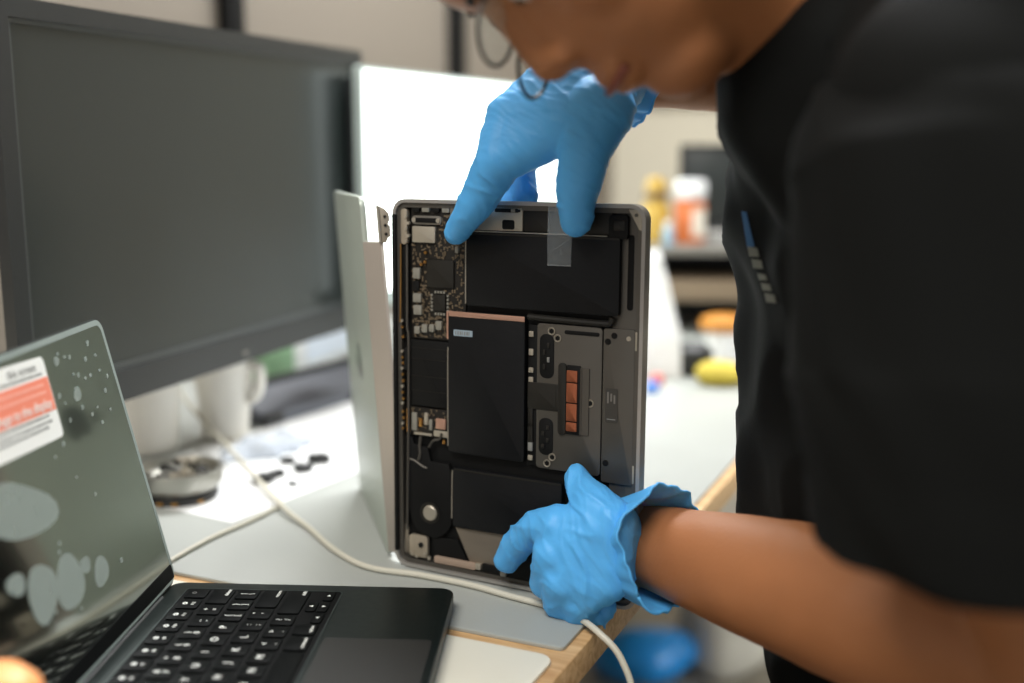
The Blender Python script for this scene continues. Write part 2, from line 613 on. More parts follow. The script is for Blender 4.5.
# haptic engine: black yoke, copper blocks, ribbed bar
eng = slab('haptic_engine', 147.3, 154.0, 128.5, 184.2, .0012, .0030, M_chip, .0033)
slab('yoke', 154.0, 165.6, 129.8, 183.0, .0016, .0030, M_inner, .001, parent=eng)
for (w0, w1) in ((170.4, 179.2), (154.6, 169.6), (140.2, 153.8), (132.4, 139.4)):
    slab('copper_block', 154.6, 163.4, w0, w1, .0006, .0022, M_copper, .0006, parent=eng)
rib = MB()
rib.box(U(165.4), U(172.6), .0018, .0032, U(130.5), U(181.5))
for k in range(34):
    zz = U(131.5 + k * 1.5)
    rib.box(U(165.6), U(167.0), .0012, .0018, zz, zz + U(.8))
rib.build('ribbed_bar', M_alu_d, eng)
slab('tab', 144.5, 147.5, 148, 167, .0014, .0030, M_chip, .001, parent=eng)
# batteries
def battery(u0, u1, w0, w1, y0=.0008):
    b = slab('battery', u0, u1, w0, w1, y0, .0070, M_batt, .0022, .0007)
    slab('film_edge', u0 + .8, u1 - .8, w1 - 1.9, w1 - .6, y0 - .0002, y0 + .0003, M_chip, .0004, .0, b)
    return b


bt = battery(67.5, 195.5, 222.5, 280)
bm_ = battery(51, 119, 103, 217)
bl = battery(55, 152, 41.5, 90.5)
slab('copper_band', 52, 119, 213.2, 217.2, .0003, .0010, M_pinkcu, .0005, .0002, bm_)
bc = slab('barcode_label', 56.4, 73.4, 198.0, 202.8, .0004, .0009, mat('pale_blue_label', '8fa0ac', .5), .0004, .0, bm_)
for k in range(7):
    slab('print_line', 58 + k * 2.0, 58.8 + k * 2.0 + (k % 3) * .3, 199, 201.8, .0002, .0004, M_ink, .0001, 0, bc)
MB().tube([(U(u), .0012, U(w_)) for u, w_ in ((52.5, 190), (51.5, 186), (50.6, 184), (50.6, 130), (50.6, 108))], .0004, 6, 4).build('edge_wire', M_silver, bm_)
MB().tube([(U(u), .0012, U(w_)) for u, w_ in ((54.8, 88), (54.4, 80), (54.2, 60), (54.2, 48))], .0004, 6, 4).build('edge_wire', M_silver, bl)
MB().tube([(U(66.6), .0016, U(w_)) for w_ in (276, 250, 224)], .0005, 6, 3).build('edge_wire', M_silver, bt)
MB().tube([(U(u), .0014, U(280.6)) for u in (70, 120, 165, 185)], .0005, 6, 3).build('edge_wire', M_silver, bt)
# pipe-shaped cable cover between the upper battery and the trackpad
MB().tube([(U(u), .0030, U(w_)) for u, w_ in ((121, 217.2), (150, 216.6), (184, 216.2), (188.5, 217.5), (190, 221))], .0026, 10, 5).build('cable_cover', M_chip, LAP)
# flex cable and connectors left of the trackpad
fx = slab('flex_cable', 120.5, 128.5, 101, 211, .0040, .0068, M_inner, .001)
slab('ribbon', 121, 148, 146, 167, .0024, .0034, M_chip, .001, parent=fx)
for (w_, hh, mm) in ((204, 2.2, M_silver), (190, 2.5, M_silver), (176, 2, M_silver), (168.5, 2.2, M_silver), (140, 9, M_chip), (127, 8, M_chip), (116, 3.6, M_ink), (107, 2, M_silver)):
    slab('connector', 121.5, 125.5, w_ - hh, w_ + hh, .0026, .0042, mm, .0007, parent=fx)
for k in range(4):
    slab('connector', 133.5 + (k % 2) * 4, 136 + (k % 2) * 4, 116 + k * 5, 119.5 + k * 5, .0016, .0027, M_chip, .0004, parent=fx)
    slab('connector', 134 + (k % 2) * 3.5, 136.2 + (k % 2) * 3.5, 178 + k * 5.5, 182 + k * 5.5, .0016, .0027, M_ink if k == 1 else M_chip, .0004, parent=fx)
# upper strip: silver bracket, dark windows, right speaker, corner plate
br = slab('silver_bracket', 70.5, 115.5, 281.6, 299.4, .0022, .0050, M_silver, .001)
slab('square_hole', 98.4, 108.8, 282.8, 290.0, .0018, .0023, M_inner, .0016, parent=br)
slab('slot', 92, 112, 295.6, 298.6, .0017, .0023, M_inner, .0006, parent=br)
slab('connector', 106, 109.5, 295.8, 298.4, .0012, .0018, M_cap, .0003, parent=br)
MB().cyl((U(112.6), .0024, U(297)), (U(112.6), .0014, U(297)), .0011, n=14).build('screw', M_inner, br)
slab('antenna_window', 116, 137.5, 281.6, 299, .0030, .0050, M_chip, .0008)
sp = slab('right_speaker', 158, 188, 281.4, 299, .0026, .0060, M_chip, .002)
slab('speaker_cap', 186, 201, 278.6, 296.5, .0012, .0060, M_inner, .003, parent=sp)
slab('speaker_mark', 190, 198.6, 285, 292, .0009, .0013, M_chip, .0008, parent=sp)
cr = MB()
cr.prism([(U(a), U(b)) for a, b in ((201.4, 300.4), (209, 300.6), (211.8, 297), (211.9, 285.5), (209.8, 286))], .0006, .0030, 'y', bev=.0003)
cb = cr.build('corner_plate', M_silver, LAP)
MB().cyl((U(207.6), .0007, U(296.4)), (U(207.6), -.0001, U(296.4)), .0013, n=16).build('screw', M_alu_d, cb)
# clear tape
tpz = MB().prism([(U(a), U(b)) for a, b in ((137.6, 303.0), (157.4, 302.8), (157.6, 279.8), (137.4, 280.0))], .0004, .0007, 'y')
tpo = tpz.build('clear_tape', M_tape, LAP)
tq = MB().prism([(U(a), U(b)) for a, b in ((137.4, 280.0), (157.6, 279.8), (157.0, 257.6), (137.8, 257.2))], -.0001, .0002, 'y')
for k in range(16):
    a, b = random.uniform(139, 156), random.uniform(259, 278)
    tq.ico((U(a), -.0002, U(b)), .0001 + random.random() * .0007, 1, (1, .15, 1))
tq.tube([(U(140.5), -.0003, U(268)), (U(148), -.0004, U(272)), (U(155.5), -.0003, U(277.5))], .0004, 6, 3)
tq.box(U(137.6), U(157.2), -.0003, .0001, U(257.2), U(258.3))
tq.build('tape_end', mat('thin_tape', 'aab0b2', .25, 0, alpha=.17, var=.15, scale=200), tpo)
# logic board
pcb = slab('logic_board', 15, 65, 192.5, 299, .0046, .0066, M_pcb, .001)
def chip(name, u0, u1, w0, w1, y0, m, r=.0006):
    return slab(name, u0, u1, w0, w1, y0, .0048, m, r, .0002, pcb)


chip('shield_can', 17.3, 38.3, 270.0, 282.6, .0022, M_silver, .001)
chip('connector', 16.6, 44.2, 284.2, 291.0, .0026, mat('grey_connector', '8b8780', .4, .8), .0033)
chip('connector_body', 20.5, 40, 285.6, 289.4, .0018, M_inner, .0008)
for u in (19.0, 41.4):
    MB().cyl((U(u), .0030, U(287.6)), (U(u), .0014, U(287.6)), .0018, n=16).build('screw', M_silver, pcb)
chip('processor', 30.5, 55, 235, 256.5, .0026, M_chip)
cc = chip('memory_chip', 36, 47, 216.5, 229, .0030, M_chip)
for k in range(5):
    chip('pad_row', 33.5, 35.2, 215.5 + k * 3, 217.4 + k * 3, .0034, M_cap, .0003)
    chip('pad_row', 48.2, 50, 215.5 + k * 3, 217.4 + k * 3, .0034, M_cap, .0003)
for k in range(4):
    chip('pad_row', 37 + k * 2.6, 38.7 + k * 2.6, 230, 232, .0034, M_cap, .0003)
    chip('pad_row', 37 + k * 2.6, 38.7 + k * 2.6, 212.6, 214.6, .0034, M_cap, .0003)
for (u0, u1, w0, w1) in ((17.5, 24, 241, 249.5), (17.5, 25, 222, 229), (18, 25.5, 212, 219.6), (18.5, 23.5, 196.5, 202.5), (25.5, 30.5, 198, 204.5), (32.5, 37, 199, 205),
                         (38.5, 44, 201, 208), (56.5, 59.5, 263, 268)):
    chip('coil', u0, u1, w0, w1, .0022, M_cap, .0008)
chip('coil', 17.5, 23, 231.5, 239, .0026, M_inner)
chip('copper_tab', 49.2, 53.4, 194.5, 217, .0016, M_pinkcu, .0012)
chip('foil_patch', 52, 69.5, 290.5, 299, .0026, mat('pale_foil', '877d71', .4, .6), .0008)
for k in range(4):
    chip('edge_connector', 17 + k * 9.2, 23.6 + k * 9.2, 294.0, 298.4, .0024, M_cap if k % 2 else M_inner, .0008)
bits = MB()
for k in range(620):
    a, b = random.uniform(16.5, 63), random.uniform(194, 292)
    if 15 < a < 40 and 268 < b < 292 or 29 < a < 57 and 233 < b < 258 or 34 < a < 50 and 212 < b < 232:
        continue
    du, dw = random.choice(((.5, .9), (.9, .5), (.4, .4), (1.2, .7), (.6, 1.4)))
    bits.box(U(a - du), U(a + du), .0040, .0048, U(b - dw), U(b + dw))
tag(bits.build('solder_components', mat('tan_component', '6b5d4a', .5, .2, var=.55, scale=900), pcb), kind='stuff')
for (u, w_) in ((52, 272), (54, 280), (29, 262), (25, 252.5), (28.5, 254.5)):
    MB().cyl((U(u), .0040, U(w_)), (U(u), .0026, U(w_)), .0013, n=12).build('gold_stud', M_gold, pcb)
# heat spreader with creases
hs = slab('heat_spreader', 14.5, 50.2, 137.5, 191.5, .0030, .0066, M_inner, .0012)
for w_ in (150, 162, 176, 185):
    slab('crease', 15.5, 49.5, w_ - .25, w_ + .25, .0026, .0031, M_chip, .0002, 0, hs)
# lower board end and its connectors
lbd = slab('lower_board', 9, 50, 112.5, 136, .0046, .0066, M_pcb, .001)
for (u0, u1, w0, w1, mm) in ((38, 47, 120, 128.5, M_pinkcu), (36, 49, 113.5, 118.5, M_silver), (15, 20, 116, 131, M_cap), (22, 25, 120, 127, M_gold), (27, 30.5, 122, 132, M_silver),
                             (31.5, 34.5, 118, 127, M_cap), (10, 13, 114, 134, M_gold), (17, 34, 113, 115, M_silver)):
    slab('connector', u0, u1, w0, w1, .0030, .0048, mm, .0006, parent=lbd)
bits = MB()
for k in range(50):
    a, b = random.uniform(10, 49), random.uniform(113.5, 135)
    bits.box(U(a - .6), U(a + .6), .0040, .0048, U(b - .7), U(b + .7))
tag(bits.build('solder_components', MATS['tan_component'], lbd), kind='stuff')
# hinge-side rails
MB().tube([(U(u), .0020, U(w_)) for u, w_ in ((6.4, 268), (6.2, 240), (5.4, 205))], .0007, 6, 4).build('antenna_wire', M_gold, LAP)
MB().tube([(U(u), .0022, U(w_)) for u, w_ in ((12.4, 268), (12.2, 225), (12.0, 200), (13.2, 190), (12.4, 110), (11.2, 60), (10.6, 32))], .0010, 8, 4).build('hinge_rail', M_alu_d, LAP)
slab('display_cable', 7.4, 11, 205, 268, .0036, .0062, M_inner, .001)
hb = slab('upper_hinge_mount', 6.8, 12.6, 268, 296, .0018, .0060, mat('worn_steel', 'a89d8c', .45, .5), .002)
for k, w_ in enumerate((290, 285, 280.5, 275, 270.5)):
    MB().cyl((U(12.0 + (k % 2) * 2.2), .0030, U(w_)), (U(12.0 + (k % 2) * 2.2), .0006, U(w_)), .0013, n=14).build('screw', M_silver, hb)
for k, w_ in enumerate((206, 201, 193, 181, 176, 171.5, 167, 162, 157, 152, 147, 142, 138, 131, 126, 121, 117)):
    MB().cyl((U(6.6 + (k % 3) * .6), .0040, U(w_)), (U(6.6 + (k % 3) * .6), .0018, U(w_)), .0012, n=10).build('rail_screw', M_gold if k % 3 else M_silver, LAP)
slab('cable_clip', 9, 13, 166, 184, .0014, .0040, M_inner, .0012)
# left speaker with its round silver magnet
spk = MB()
pts = [(9, 30), (9, 111), (15, 111), (17, 105), (30, 103), (33, 92), (50, 92), (52.5, 84), (53, 50)]
pts += [(33 + 20.5 * math.cos(R(a)), 48 + 20.5 * math.sin(R(a))) for a in range(0, -181, -15)][1:]
spk.prism([(U(a), U(b)) for a, b in pts], .0030, .0066, 'y', bev=.0008)
so = spk.build('left_speaker', M_inner, LAP)
MB().lathe([(.0088, -.0006), (.0092, .0008), (.0078, .0010), (.0074, 0), (.0074, -.0008)], 36,
           Matrix.Translation((U(32.5), .0030, U(48.5))) @ Matrix.Rotation(R(90), 4, 'X')).build('speaker_ring', M_chip, so)
MB().lathe([(0, .0018), (.0056, .0016), (.0064, .0010), (.0066, 0), (0, 0)], 36,
           Matrix.Translation((U(32.5), .0030, U(48.5))) @ Matrix.Rotation(R(90), 4, 'X')).build('speaker_magnet', M_silver, so)
MB().tube([(U(u), .0026, U(w_)) for u, w_ in ((11, 92), (18, 91), (26, 87), (30, 86))], .0008, 6, 4).build('wire', M_alu_d, so)
MB().tube([(U(u), .0024, U(w_)) for u, w_ in ((24, 112), (23, 103), (23.5, 98), (22, 92))], .0012, 6, 4).build('wire', M_alu_d, so)
MB().tube([(U(u), .0024, U(w_)) for u, w_ in ((32, 104), (36, 110), (42, 112), (44, 117))], .0010, 6, 4).build('wire', M_alu_d, so)
slab('orange_tab', 44.5, 47, 108, 111.5, .0026, .0040, M_gold, .0006)
# lower edge: hinge end, pale foil, pink strip
hp = slab('lower_hinge_mount', 12, 30, 9, 27.5, .0024, .0060, MATS['worn_steel'], .003)
for (u, w_, rr) in ((24, 20, .0021), (28, 13, .0014), (16, 12, .0012), (32, 10, .0015), (20, 9.5, .0012)):
    MB().cyl((U(u), .0028, U(w_)), (U(u), .0012, U(w_)), rr, n=14).build('screw', M_inner if rr > .002 else M_silver, hp)
MB().prism([(U(a), U(b)) for a, b in ((33, 28), (57, 29), (68, 10), (36, 9))], .0050, .0066, 'y').build('mesh_cloth', M_inner, LAP)
MB().prism([(U(a), U(b)) for a, b in ((56, 40), (118, 41), (118, 8), (72, 8))], .0036, .0066, 'y', bev=.0003).build('foil_plate', MATS['pale_foil'], LAP)
slab('pink_strip', 37, 76, 7.4, 13.2, .0012, .0040, mat('beige_strip', 'b09a89', .45, .4), .0016)
slab('bumper', 76, 81, 8.5, 13.5, .0008, .0040, M_silver, .0006)
slab('bumper', 99, 104, 7, 17, .0006, .0040, M_cap, .0006)
slab('dark_block', 82, 98, 7.5, 14, .0016, .0050, M_inner, .0006)
slab('dark_block', 105, 150, 7.5, 34, .0016, .0050, M_inner, .001)

# display lid, folded back and leaning to the left
LIDA = R(180 - 136.6)
lid = empty('display_lid', (-.004, .003, .0015), 0)
lid.parent = LAP
# lid local axes: X away from the hinge, Y = outer face normal is -Y, Z up the long side
lid.rotation_euler = (0, R(-4.4), R(132.2))
lid.rotation_mode = 'XYZ'
LQ = Quaternion((0, 0, 1), R(132.2)) @ Quaternion((1, 0, 0), R(-4.0))
lid.rotation_mode = 'QUATERNION'
lid.rotation_quaternion = LQ
MB().prism(rrect(.012, .214, 0, LH, .009, 8), -.0022, .0022, 'y', bev=.0008).build('lid_back', M_lid, lid)
MB().prism(rrect(.016, .211, .003, LH - .003, .008, 6), -.0030, -.0022, 'y').build('display_glass', M_glass, lid)
hbm = MB()
hbm.prism([(.0125, .0021), (.0115, .0015), (-.0035, -.0105), (-.0040, -.0125), (-.0025, -.0125), (.0125, -.0021)], .004, LH - .036, 'z', bev=.0004)
hbm.build('hinge_cover', mat('pale_grey_aluminium', 'b5aca3', .45, .5, var=.03), lid)


def hinge_bracket(z0):
    mb = MB()
    mb.prism([(-.002, z0), (.0035, z0 - .001), (.0055, z0 + .003), (.0075, z0 + .004), (.0078, z0 + .012), (.0062, z0 + .014),
              (.0076, z0 + .017), (.0074, z0 + .022), (.0045, z0 + .026), (.001, z0 + .028), (-.002, z0 + .029)], -.006, -.0042, 'y', bev=.0003)
    h = mb.build('hinge_bracket', MATS['worn_steel'], lid)
    h.rotation_euler = (0, 0, R(-100))
    h.location = (.001, -.012, 0)
    for q in (.006, .013, .020):
        MB().cyl((.004, -.0062, z0 + q), (.004, -.0068, z0 + q), .0012, n=12).build('screw', M_inner, h)
    MB().cyl((-.001, -.0062, z0), (-.001, -.0062, z0 + .029), .0013, n=12).build('hinge_pin', M_silver, h)
    return h


hinge_bracket(LH - .036)
hinge_bracket(.004)
# fruit-shaped mark in the middle of the lid back
def fruit(sz):
    P = []
    for k in range(48):
        a = 2 * math.pi * k / 48
        r = 1 + .06 * math.cos(2 * a) - .14 * math.exp(-((a - math.pi / 2) / .28) ** 2) - .10 * math.exp(-((a - 3 * math.pi / 2) / .25) ** 2)
        x, y = .86 * r * math.cos(a), .92 * r * math.sin(a)
        d = math.hypot(x - 1.06, y - .08)
        if d < .44:
            ang = math.atan2(y - .08, x - 1.06)
            x, y = 1.06 + .44 * math.cos(ang), .08 + .44 * math.sin(ang)
        P.append((x * sz, y * sz))
    return P


mk = MB()
Lc = Vector((.108, 0, LH / 2))
mrk = Matrix.Translation(Lc) @ Matrix.Rotation(R(90), 4, 'Y')
mk.prism(fruit(.019), .0023, .0026, 'y', mrk)
mk.prism([(.002 + .0065 * math.cos(R(a)) * (1 if True else 0), .026 + .0040 * math.sin(R(a))) for a in range(0, 360, 30)], .0023, .0026, 'y', mrk)
mk.build('logo', mat('polished_dark', '868b87', .3, .6), lid)


# ------------------------------------------------------------------ the open laptop at lower left
TH2 = -.0565
C2, S2 = math.cos(TH2), math.sin(TH2)
OPN = empty('open_laptop', (-.25733, .80399, .7508), TH2, 'dark midnight laptop lying open with a stickered filmed screen', 'laptop')
DZ = .0138   # deck height above origin
body = MB()
body.prism(rrect(0, .215, -.304, 0, .0115, 8), .0016, DZ - .0002, 'z', bev=.0012)
body.build('base', M_midn, OPN)
for a in (.02, .195):
    for b in (-.02, -.284):
        MB().cyl((a, b, .0002), (a, b, .0018), .006).build('foot', M_blk, OPN)
KW0, KW1 = .0165, .1325
well = MB().prism(rrect(KW0, KW1, -.304 + .0132, -.0132, .003, 5), DZ - .0004, DZ + .00005, 'z').build('keyboard_well', M_well, OPN)
MB().ring(rrect(KW0 - .0009, KW1 + .0009, -.304 + .0123, -.0123, .0036, 5), rrect(KW0, KW1, -.304 + .0132, -.0132, .003, 5), DZ - .0003, DZ + .0002, 'z').build('well_rim', mat('rim_sheen', '5a6361', .3, .9), OPN)
MB().prism(rrect(.1365, .2095, -.152 - .062, -.152 + .062, .004, 5), DZ - .0004, DZ + .0001, 'z').build('trackpad', M_pad, OPN)
PT = .0190
U0 = .027
rows = [
    [(1, 'o'), (1, 'F12'), (1, 'F11'), (1, 'F10'), (1, 'F9'), (1, 'F8'), (1, 'F7'), (1, 'F6'), (1, 'F5'), (1, 'F4'), (1, 'F3'), (1, 'F2'), (1, 'F1'), (1.5, 'esc')],
    [(1.5, 'delete'), (1, '+\n='), (1, '_\n-'), (1, ')\n0'), (1, '(\n9'), (1, '*\n8'), (1, '&\n7'), (1, '^\n6'), (1, '%\n5'), (1, '$\n4'), (1, '#\n3'), (1, '@\n2'), (1, '!\n1'), (1, '~\n`')],
    [(1, '|\n\\'), (1, '}\n]'), (1, '{\n['), (1, 'P'), (1, 'O'), (1, 'I'), (1, 'U'), (1, 'Y'), (1, 'T'), (1, 'R'), (1, 'E'), (1, 'W'), (1, 'Q'), (1.5, 'tab')],
    [(1.75, 'return'), (1, '"\n\''), (1, ':\n;'), (1, 'L'), (1, 'K'), (1, 'J'), (1, 'H'), (1, 'G'), (1, 'F'), (1, 'D'), (1, 'S'), (1, 'A'), (1.75, 'caps lock')],
    [(2.25, 'shift'), (1, '?\n/'), (1, '>\n.'), (1, '<\n,'), (1, 'M'), (1, 'N'), (1, 'B'), (1, 'V'), (1, 'C'), (1, 'X'), (1, 'Z'), (2.25, 'shift')],
    [(1, '>ar'), (1, 'ud'), (1, '<ar'), (1, 'option'), (1.25, 'command'), (5, ''), (1.25, 'command'), (1, 'option'), (1, 'control'), (1, 'fn')],
]
# text frame: reading direction runs away from the camera along +y, its top towards the hinge (-x)
TXT = Matrix(((0, -1, 0, 0), (1, 0, 0, 0), (0, 0, 1, 0), (0, 0, 0, 1)))
KZ = DZ + .0012


def keycap(u, v, du, dv):
    mb = MB().prism(rrect(u - du / 2, u + du / 2, -v - dv / 2, -v + dv / 2, .0018, 3), DZ - .0002, KZ, 'z', bev=.0003)
    return mb.build('key', M_key, OPN)


def legend(k, body_, u, v, size, align='CENTER'):
    text_mesh(body_, size, M_leg, k, Matrix.Translation((u, -v, KZ + .0001)) @ TXT, 'legend', align=align)


def tri_legend(k, u, v, ang):
    P = [(.0017 * math.cos(R(ang + a)), .0017 * math.sin(R(ang + a))) for a in (0, 125, 235)]
    MB().prism([(u + a, -v + b) for a, b in P], KZ, KZ + .00018, 'z').build('legend', M_leg, k)


for ri, row in enumerate(rows):
    u = U0 + ri * .0188
    v = .0235 - .0095
    for wd, t in row:
        vc = v + wd * PT / 2
        dv = wd * PT - .0030
        if t in ('>ar', '<ar'):
            k = keycap(u + .0042, vc, .0074, dv)
            tri_legend(k, u + .0042, vc, 90 if t == '>ar' else -90)
        elif t == 'ud':
            k = keycap(u + .0042, vc, .0074, dv)
            tri_legend(k, u + .0042, vc, 0)
            k = keycap(u - .0042, vc, .0074, dv)
            tri_legend(k, u - .0042, vc, 180)
        else:
            k = keycap(u, vc, .0158, dv)
            if t == 'o':
                MB().ring([(u - .002 + .0016 * math.cos(R(a)), -vc + .0016 * math.sin(R(a))) for a in range(0, 360, 30)],
                          [(u - .002 + .0012 * math.cos(R(a)), -vc + .0012 * math.sin(R(a))) for a in range(0, 360, 30)], KZ, KZ + .00015, 'z').build('legend', M_ink, k)
            elif ri == 0 and t != 'esc':
                legend(k, t, u + .0035, vc, .0034)
                # little pictogram above the F number
                MB().ring([(u - .0025 + .0019 * math.cos(R(a)), -vc + .0019 * math.sin(R(a))) for a in range(0, 360, 40)],
                          [(u - .0025 + .0009 * math.cos(R(a)), -vc + .0009 * math.sin(R(a))) for a in range(0, 360, 40)], KZ, KZ + .00018, 'z').build('legend', M_leg, k)
            elif '\n' in t:
                a, b = t.split('\n')
                legend(k, a, u - .0028, vc, .0060)
                legend(k, b, u + .0034, vc, .0060)
            elif len(t) == 1:
                legend(k, t, u, vc, .0074)
            elif t in ('delete', 'return', 'shift') and wd > 1 and v < .1:
                legend(k, t, u + .004, v + .0026, .0044, 'RIGHT')
            elif t in ('tab', 'caps lock', 'shift', 'esc'):
                legend(k, t, u + .004, v + wd * PT - .0026, .0040, 'LEFT')
            elif t:
                legend(k, t, u + .0044, vc, .0038)
        v += wd * PT

# screen lid
SA = R(103)
scr = empty('display_lid', (.004, 0, DZ - .001), 0)
scr.parent = OPN
# local X up the lid, local Z the face normal (towards the keyboard)
sx = Vector((math.cos(SA), 0, math.sin(SA)))
sz = Vector((math.sin(SA), 0, -math.cos(SA)))
sy = sz.cross(sx)
scr.rotation_mode = 'QUATERNION'
scr.rotation_quaternion = Matrix((sx, sy, sz)).transposed().to_quaternion()
# sy: check that +Y of the lid equals +Y of the laptop (away from the camera)
LSG = 1 if sy.y > 0 else -1


def lidp(v):
    return LSG * -v


yy0, yy1 = sorted((lidp(0), lidp(.304)))
MB().prism(rrect(.002, .209, yy0, yy1, .0095, 8), -.0048, -.0006, 'z', bev=.0012).build('lid_back', M_midn, scr)
MB().ring(rrect(.004, .2080, yy0 + .0012, yy1 - .0012, .0090, 8), rrect(.0055, .2042, yy0 + .0048, yy1 - .0048, .0065, 8), -.0008, .0002, 'z').build('gasket', M_rimgrey, scr)
MB().prism(rrect(.0055, .2056, yy0 + .0036, yy1 - .0036, .0072, 8), -.0008, 0, 'z').build('display_glass', M_film, scr)
MB().box(.0062, .0165, yy0 + .004, yy1 - .004, 0, .0004).build('chin_strip', M_well, scr)
MB().cyl((-.001, yy0 + .03, -.003), (-.001, yy1 - .012, -.003), .0038, n=20).build('hinge_barrel', M_blk, scr)


def lid_uv(px, py):
    """point (up the lid, v along it) seen at a pixel"""
    bpy.context.view_layer.update()
    Mw = Matrix.Translation(OPN.location) @ Matrix.Rotation(TH2, 4, 'Z') @ Matrix.Translation(scr.location) @ scr.rotation_quaternion.to_matrix().to_4x4()
    n = Mw.to_3x3() @ Vector((0, 0, 1))
    p0 = Mw @ Vector((0, 0, .0006))
    r = ray(px, py)
    q = Mw.inverted() @ (CAM + r * ((p0 - CAM).dot(n) / r.dot(n)))
    return q.x, q.y


# sticker: right side edge from its upper right corner to its lower right corner
ru = Vector(lid_uv(42, 356))
rl = Vector(lid_uv(63, 436))
lu = Vector(lid_uv(0, 370))
upv = (ru - rl).normalized()
rightv = (ru - lu).normalized()
row = (Vector(lid_uv(48, 398)) - Vector(lid_uv(2, 421))).normalized()
sw, sh = .125, (ru - rl).length
rightv = Vector((-upv.y, upv.x)) if Vector((-upv.y, upv.x)).dot(rightv) > 0 else Vector((upv.y, -upv.x))
rightv = (rightv * .6 + row * .4).normalized()
upv = Vector((-rightv.y, rightv.x)) if Vector((-rightv.y, rightv.x)).dot(upv) > 0 else Vector((rightv.y, -rightv.x))
SM = Matrix(((rightv.x, upv.x, 0, ru.x), (rightv.y, upv.y, 0, ru.y), (0, 0, 1, .0003), (0, 0, 0, 1)))
st = MB().prism([(a, b) for a, b in rrect(-sw, 0, -sh, 0, .004, 6)], 0, .0003, 'z', SM).build('sticker', M_stick, scr)
st['label'] = 'white sticker with a coral band of white print'
MB().box(-sw, -.0008, -sh * .66, -sh * .25, .0003, .00045, SM).build('coral_band', M_coral, st)
text_mesh('this screen', sh * .15, M_ink, st, SM @ Matrix.Translation((-.012, -sh * .105, .0004)), 'print', align='RIGHT')
text_mesh('damage to the display', sh * .165, M_stick, st, SM @ Matrix.Translation((-.0045, -sh * .565, .0006)), 'print', align='RIGHT')
pr = MB()
for (yy, x0, x1) in ((-.20, -.9, -.05), (-.70, -.85, -.09), (-.77, -.9, -.07), (-.83, -.9, -.12)):
    x = x0 * sw
    while x < x1 * sw:
        ln = random.uniform(.002, .006)
        pr.box(x, min(x + ln, x1 * sw), sh * yy - sh * .016, sh * yy + sh * .016, .0003, .0004, SM)
        x += ln + .001
pr.build('fine_print', M_ink, st)
pr = MB()
for (yy, x0, x1) in ((-.33, -.9, -.07), (-.42, -.9, -.06)):
    x = x0 * sw
    while x < x1 * sw:
        ln = random.uniform(.002, .006)
        pr.box(x, min(x + ln, x1 * sw), sh * yy - sh * .014, sh * yy + sh * .014, .00045, .0006, SM)
        x += ln + .001
pr.build('fine_print', mat('pale_coral_print', 'f6b29f', .6), st)


def bubble_mesh(lst, name, hgt=.0004):
    mb = MB()
    for (px, py, rw, rh) in lst:
        a = lid_uv(px, py)
        b = lid_uv(px + rw, py)
        c = lid_uv(px, py - rh)
        ex_ = Vector((b[0] - a[0], b[1] - a[1]))
        ey_ = Vector((c[0] - a[0], c[1] - a[1]))
        n = 20
        P = []
        for k in range(n):
            t = 2 * math.pi * k / n
            wob = 1 + .07 * math.sin(3 * t + px) + .05 * math.sin(2 * t + py)
            P.append((a[0] + (ex_.x * math.cos(t) + ey_.x * math.sin(t)) * wob, a[1] + (ex_.y * math.cos(t) + ey_.y * math.sin(t)) * wob))
        mb.prism(P, .0001, hgt, 'z')
    return mb.build(name, M_bubble, scr)


for b in ((20, 511, 36, 29), (44, 593, 14, 31), (71, 582, 14, 27), (102, 571, 7, 15), (17, 585, 9, 12), (86, 565, 5, 8), (78, 394, 3.6, 7), (57, 361, 2.4, 4.5)):
    bubble_mesh([b], 'film_bubble')
sm = []
for (x, y) in ((58, 354), (65, 357), (70, 357), (88, 343), (86, 359), (79, 375), (91, 375), (74, 374), (86, 378), (66, 403), (60, 396), (71, 420), (93, 414), (103, 422), (64, 444), (56, 457), (96, 494),
               (77, 477), (60, 543), (111, 409), (106, 390), (83, 407), (100, 370), (108, 376), (96, 355), (98, 407), (60, 552), (122, 560), (82, 608), (57, 612)):
    sm.append((x, y, random.uniform(.7, 1.3), random.uniform(1.0, 3)))
tag(bubble_mesh(sm, 'film_specks'), kind='stuff')


# ------------------------------------------------------------------ monitors
ang = math.atan2(.941, .337)
MON = empty('monitor', (-.407, .907, ZT), ang, 'large black monitor, switched off, on the left of the bench', 'monitor')
ML, MZ0, MZ1 = .628, .102, .457
hm = MB()
hm.ring(rrect(0, ML, MZ0, MZ1, .004, 3), rrect(.017, ML - .013, MZ0 + .030, MZ1 - .016, .001, 3), 0, .012, 'y')
hm.build('bezel', M_bezel, MON)
MB().box(.016, ML - .012, .0055, .008, MZ0 + .029, MZ1 - .015).build('screen', M_screen, MON)
MB().ring(rrect(.0165, ML - .0125, MZ0 + .0295, MZ1 - .0155, .001, 3), rrect(.0225, ML - .0165, MZ0 + .036, MZ1 - .020, .001, 3), .0035, .006, 'y').build('bezel_bevel', mat('bevel_grey', '4e5252', .4), MON)
hb2 = MB().prism([(.004, .012), (ML - .004, .012), (ML - .06, .050), (.06, .050)], MZ0 + .003, MZ1 - .003, 'z', bev=.004)
hb2.build('housing', M_bezel, MON)
MB().box(.10, .17, .05, .075, .02, .30, bev=.006).build('stand_post', M_blk, MON)
MB().prism(rrect(-.02, .15, .012, .18, .03, 6), .0005, .016, 'z', bev=.004).build('stand_foot', M_blk, MON)
MB().box(ML * .52, ML * .52 + .008, -.0008, .0002, MZ0 + .008, MZ0 + .012).build('badge', M_cap, MON)
for k in range(4):
    MB().box(ML - .12 + k * .02, ML - .113 + k * .02, .002, .010, MZ0 - .002, MZ0 + .001).build('button', M_blk, MON)

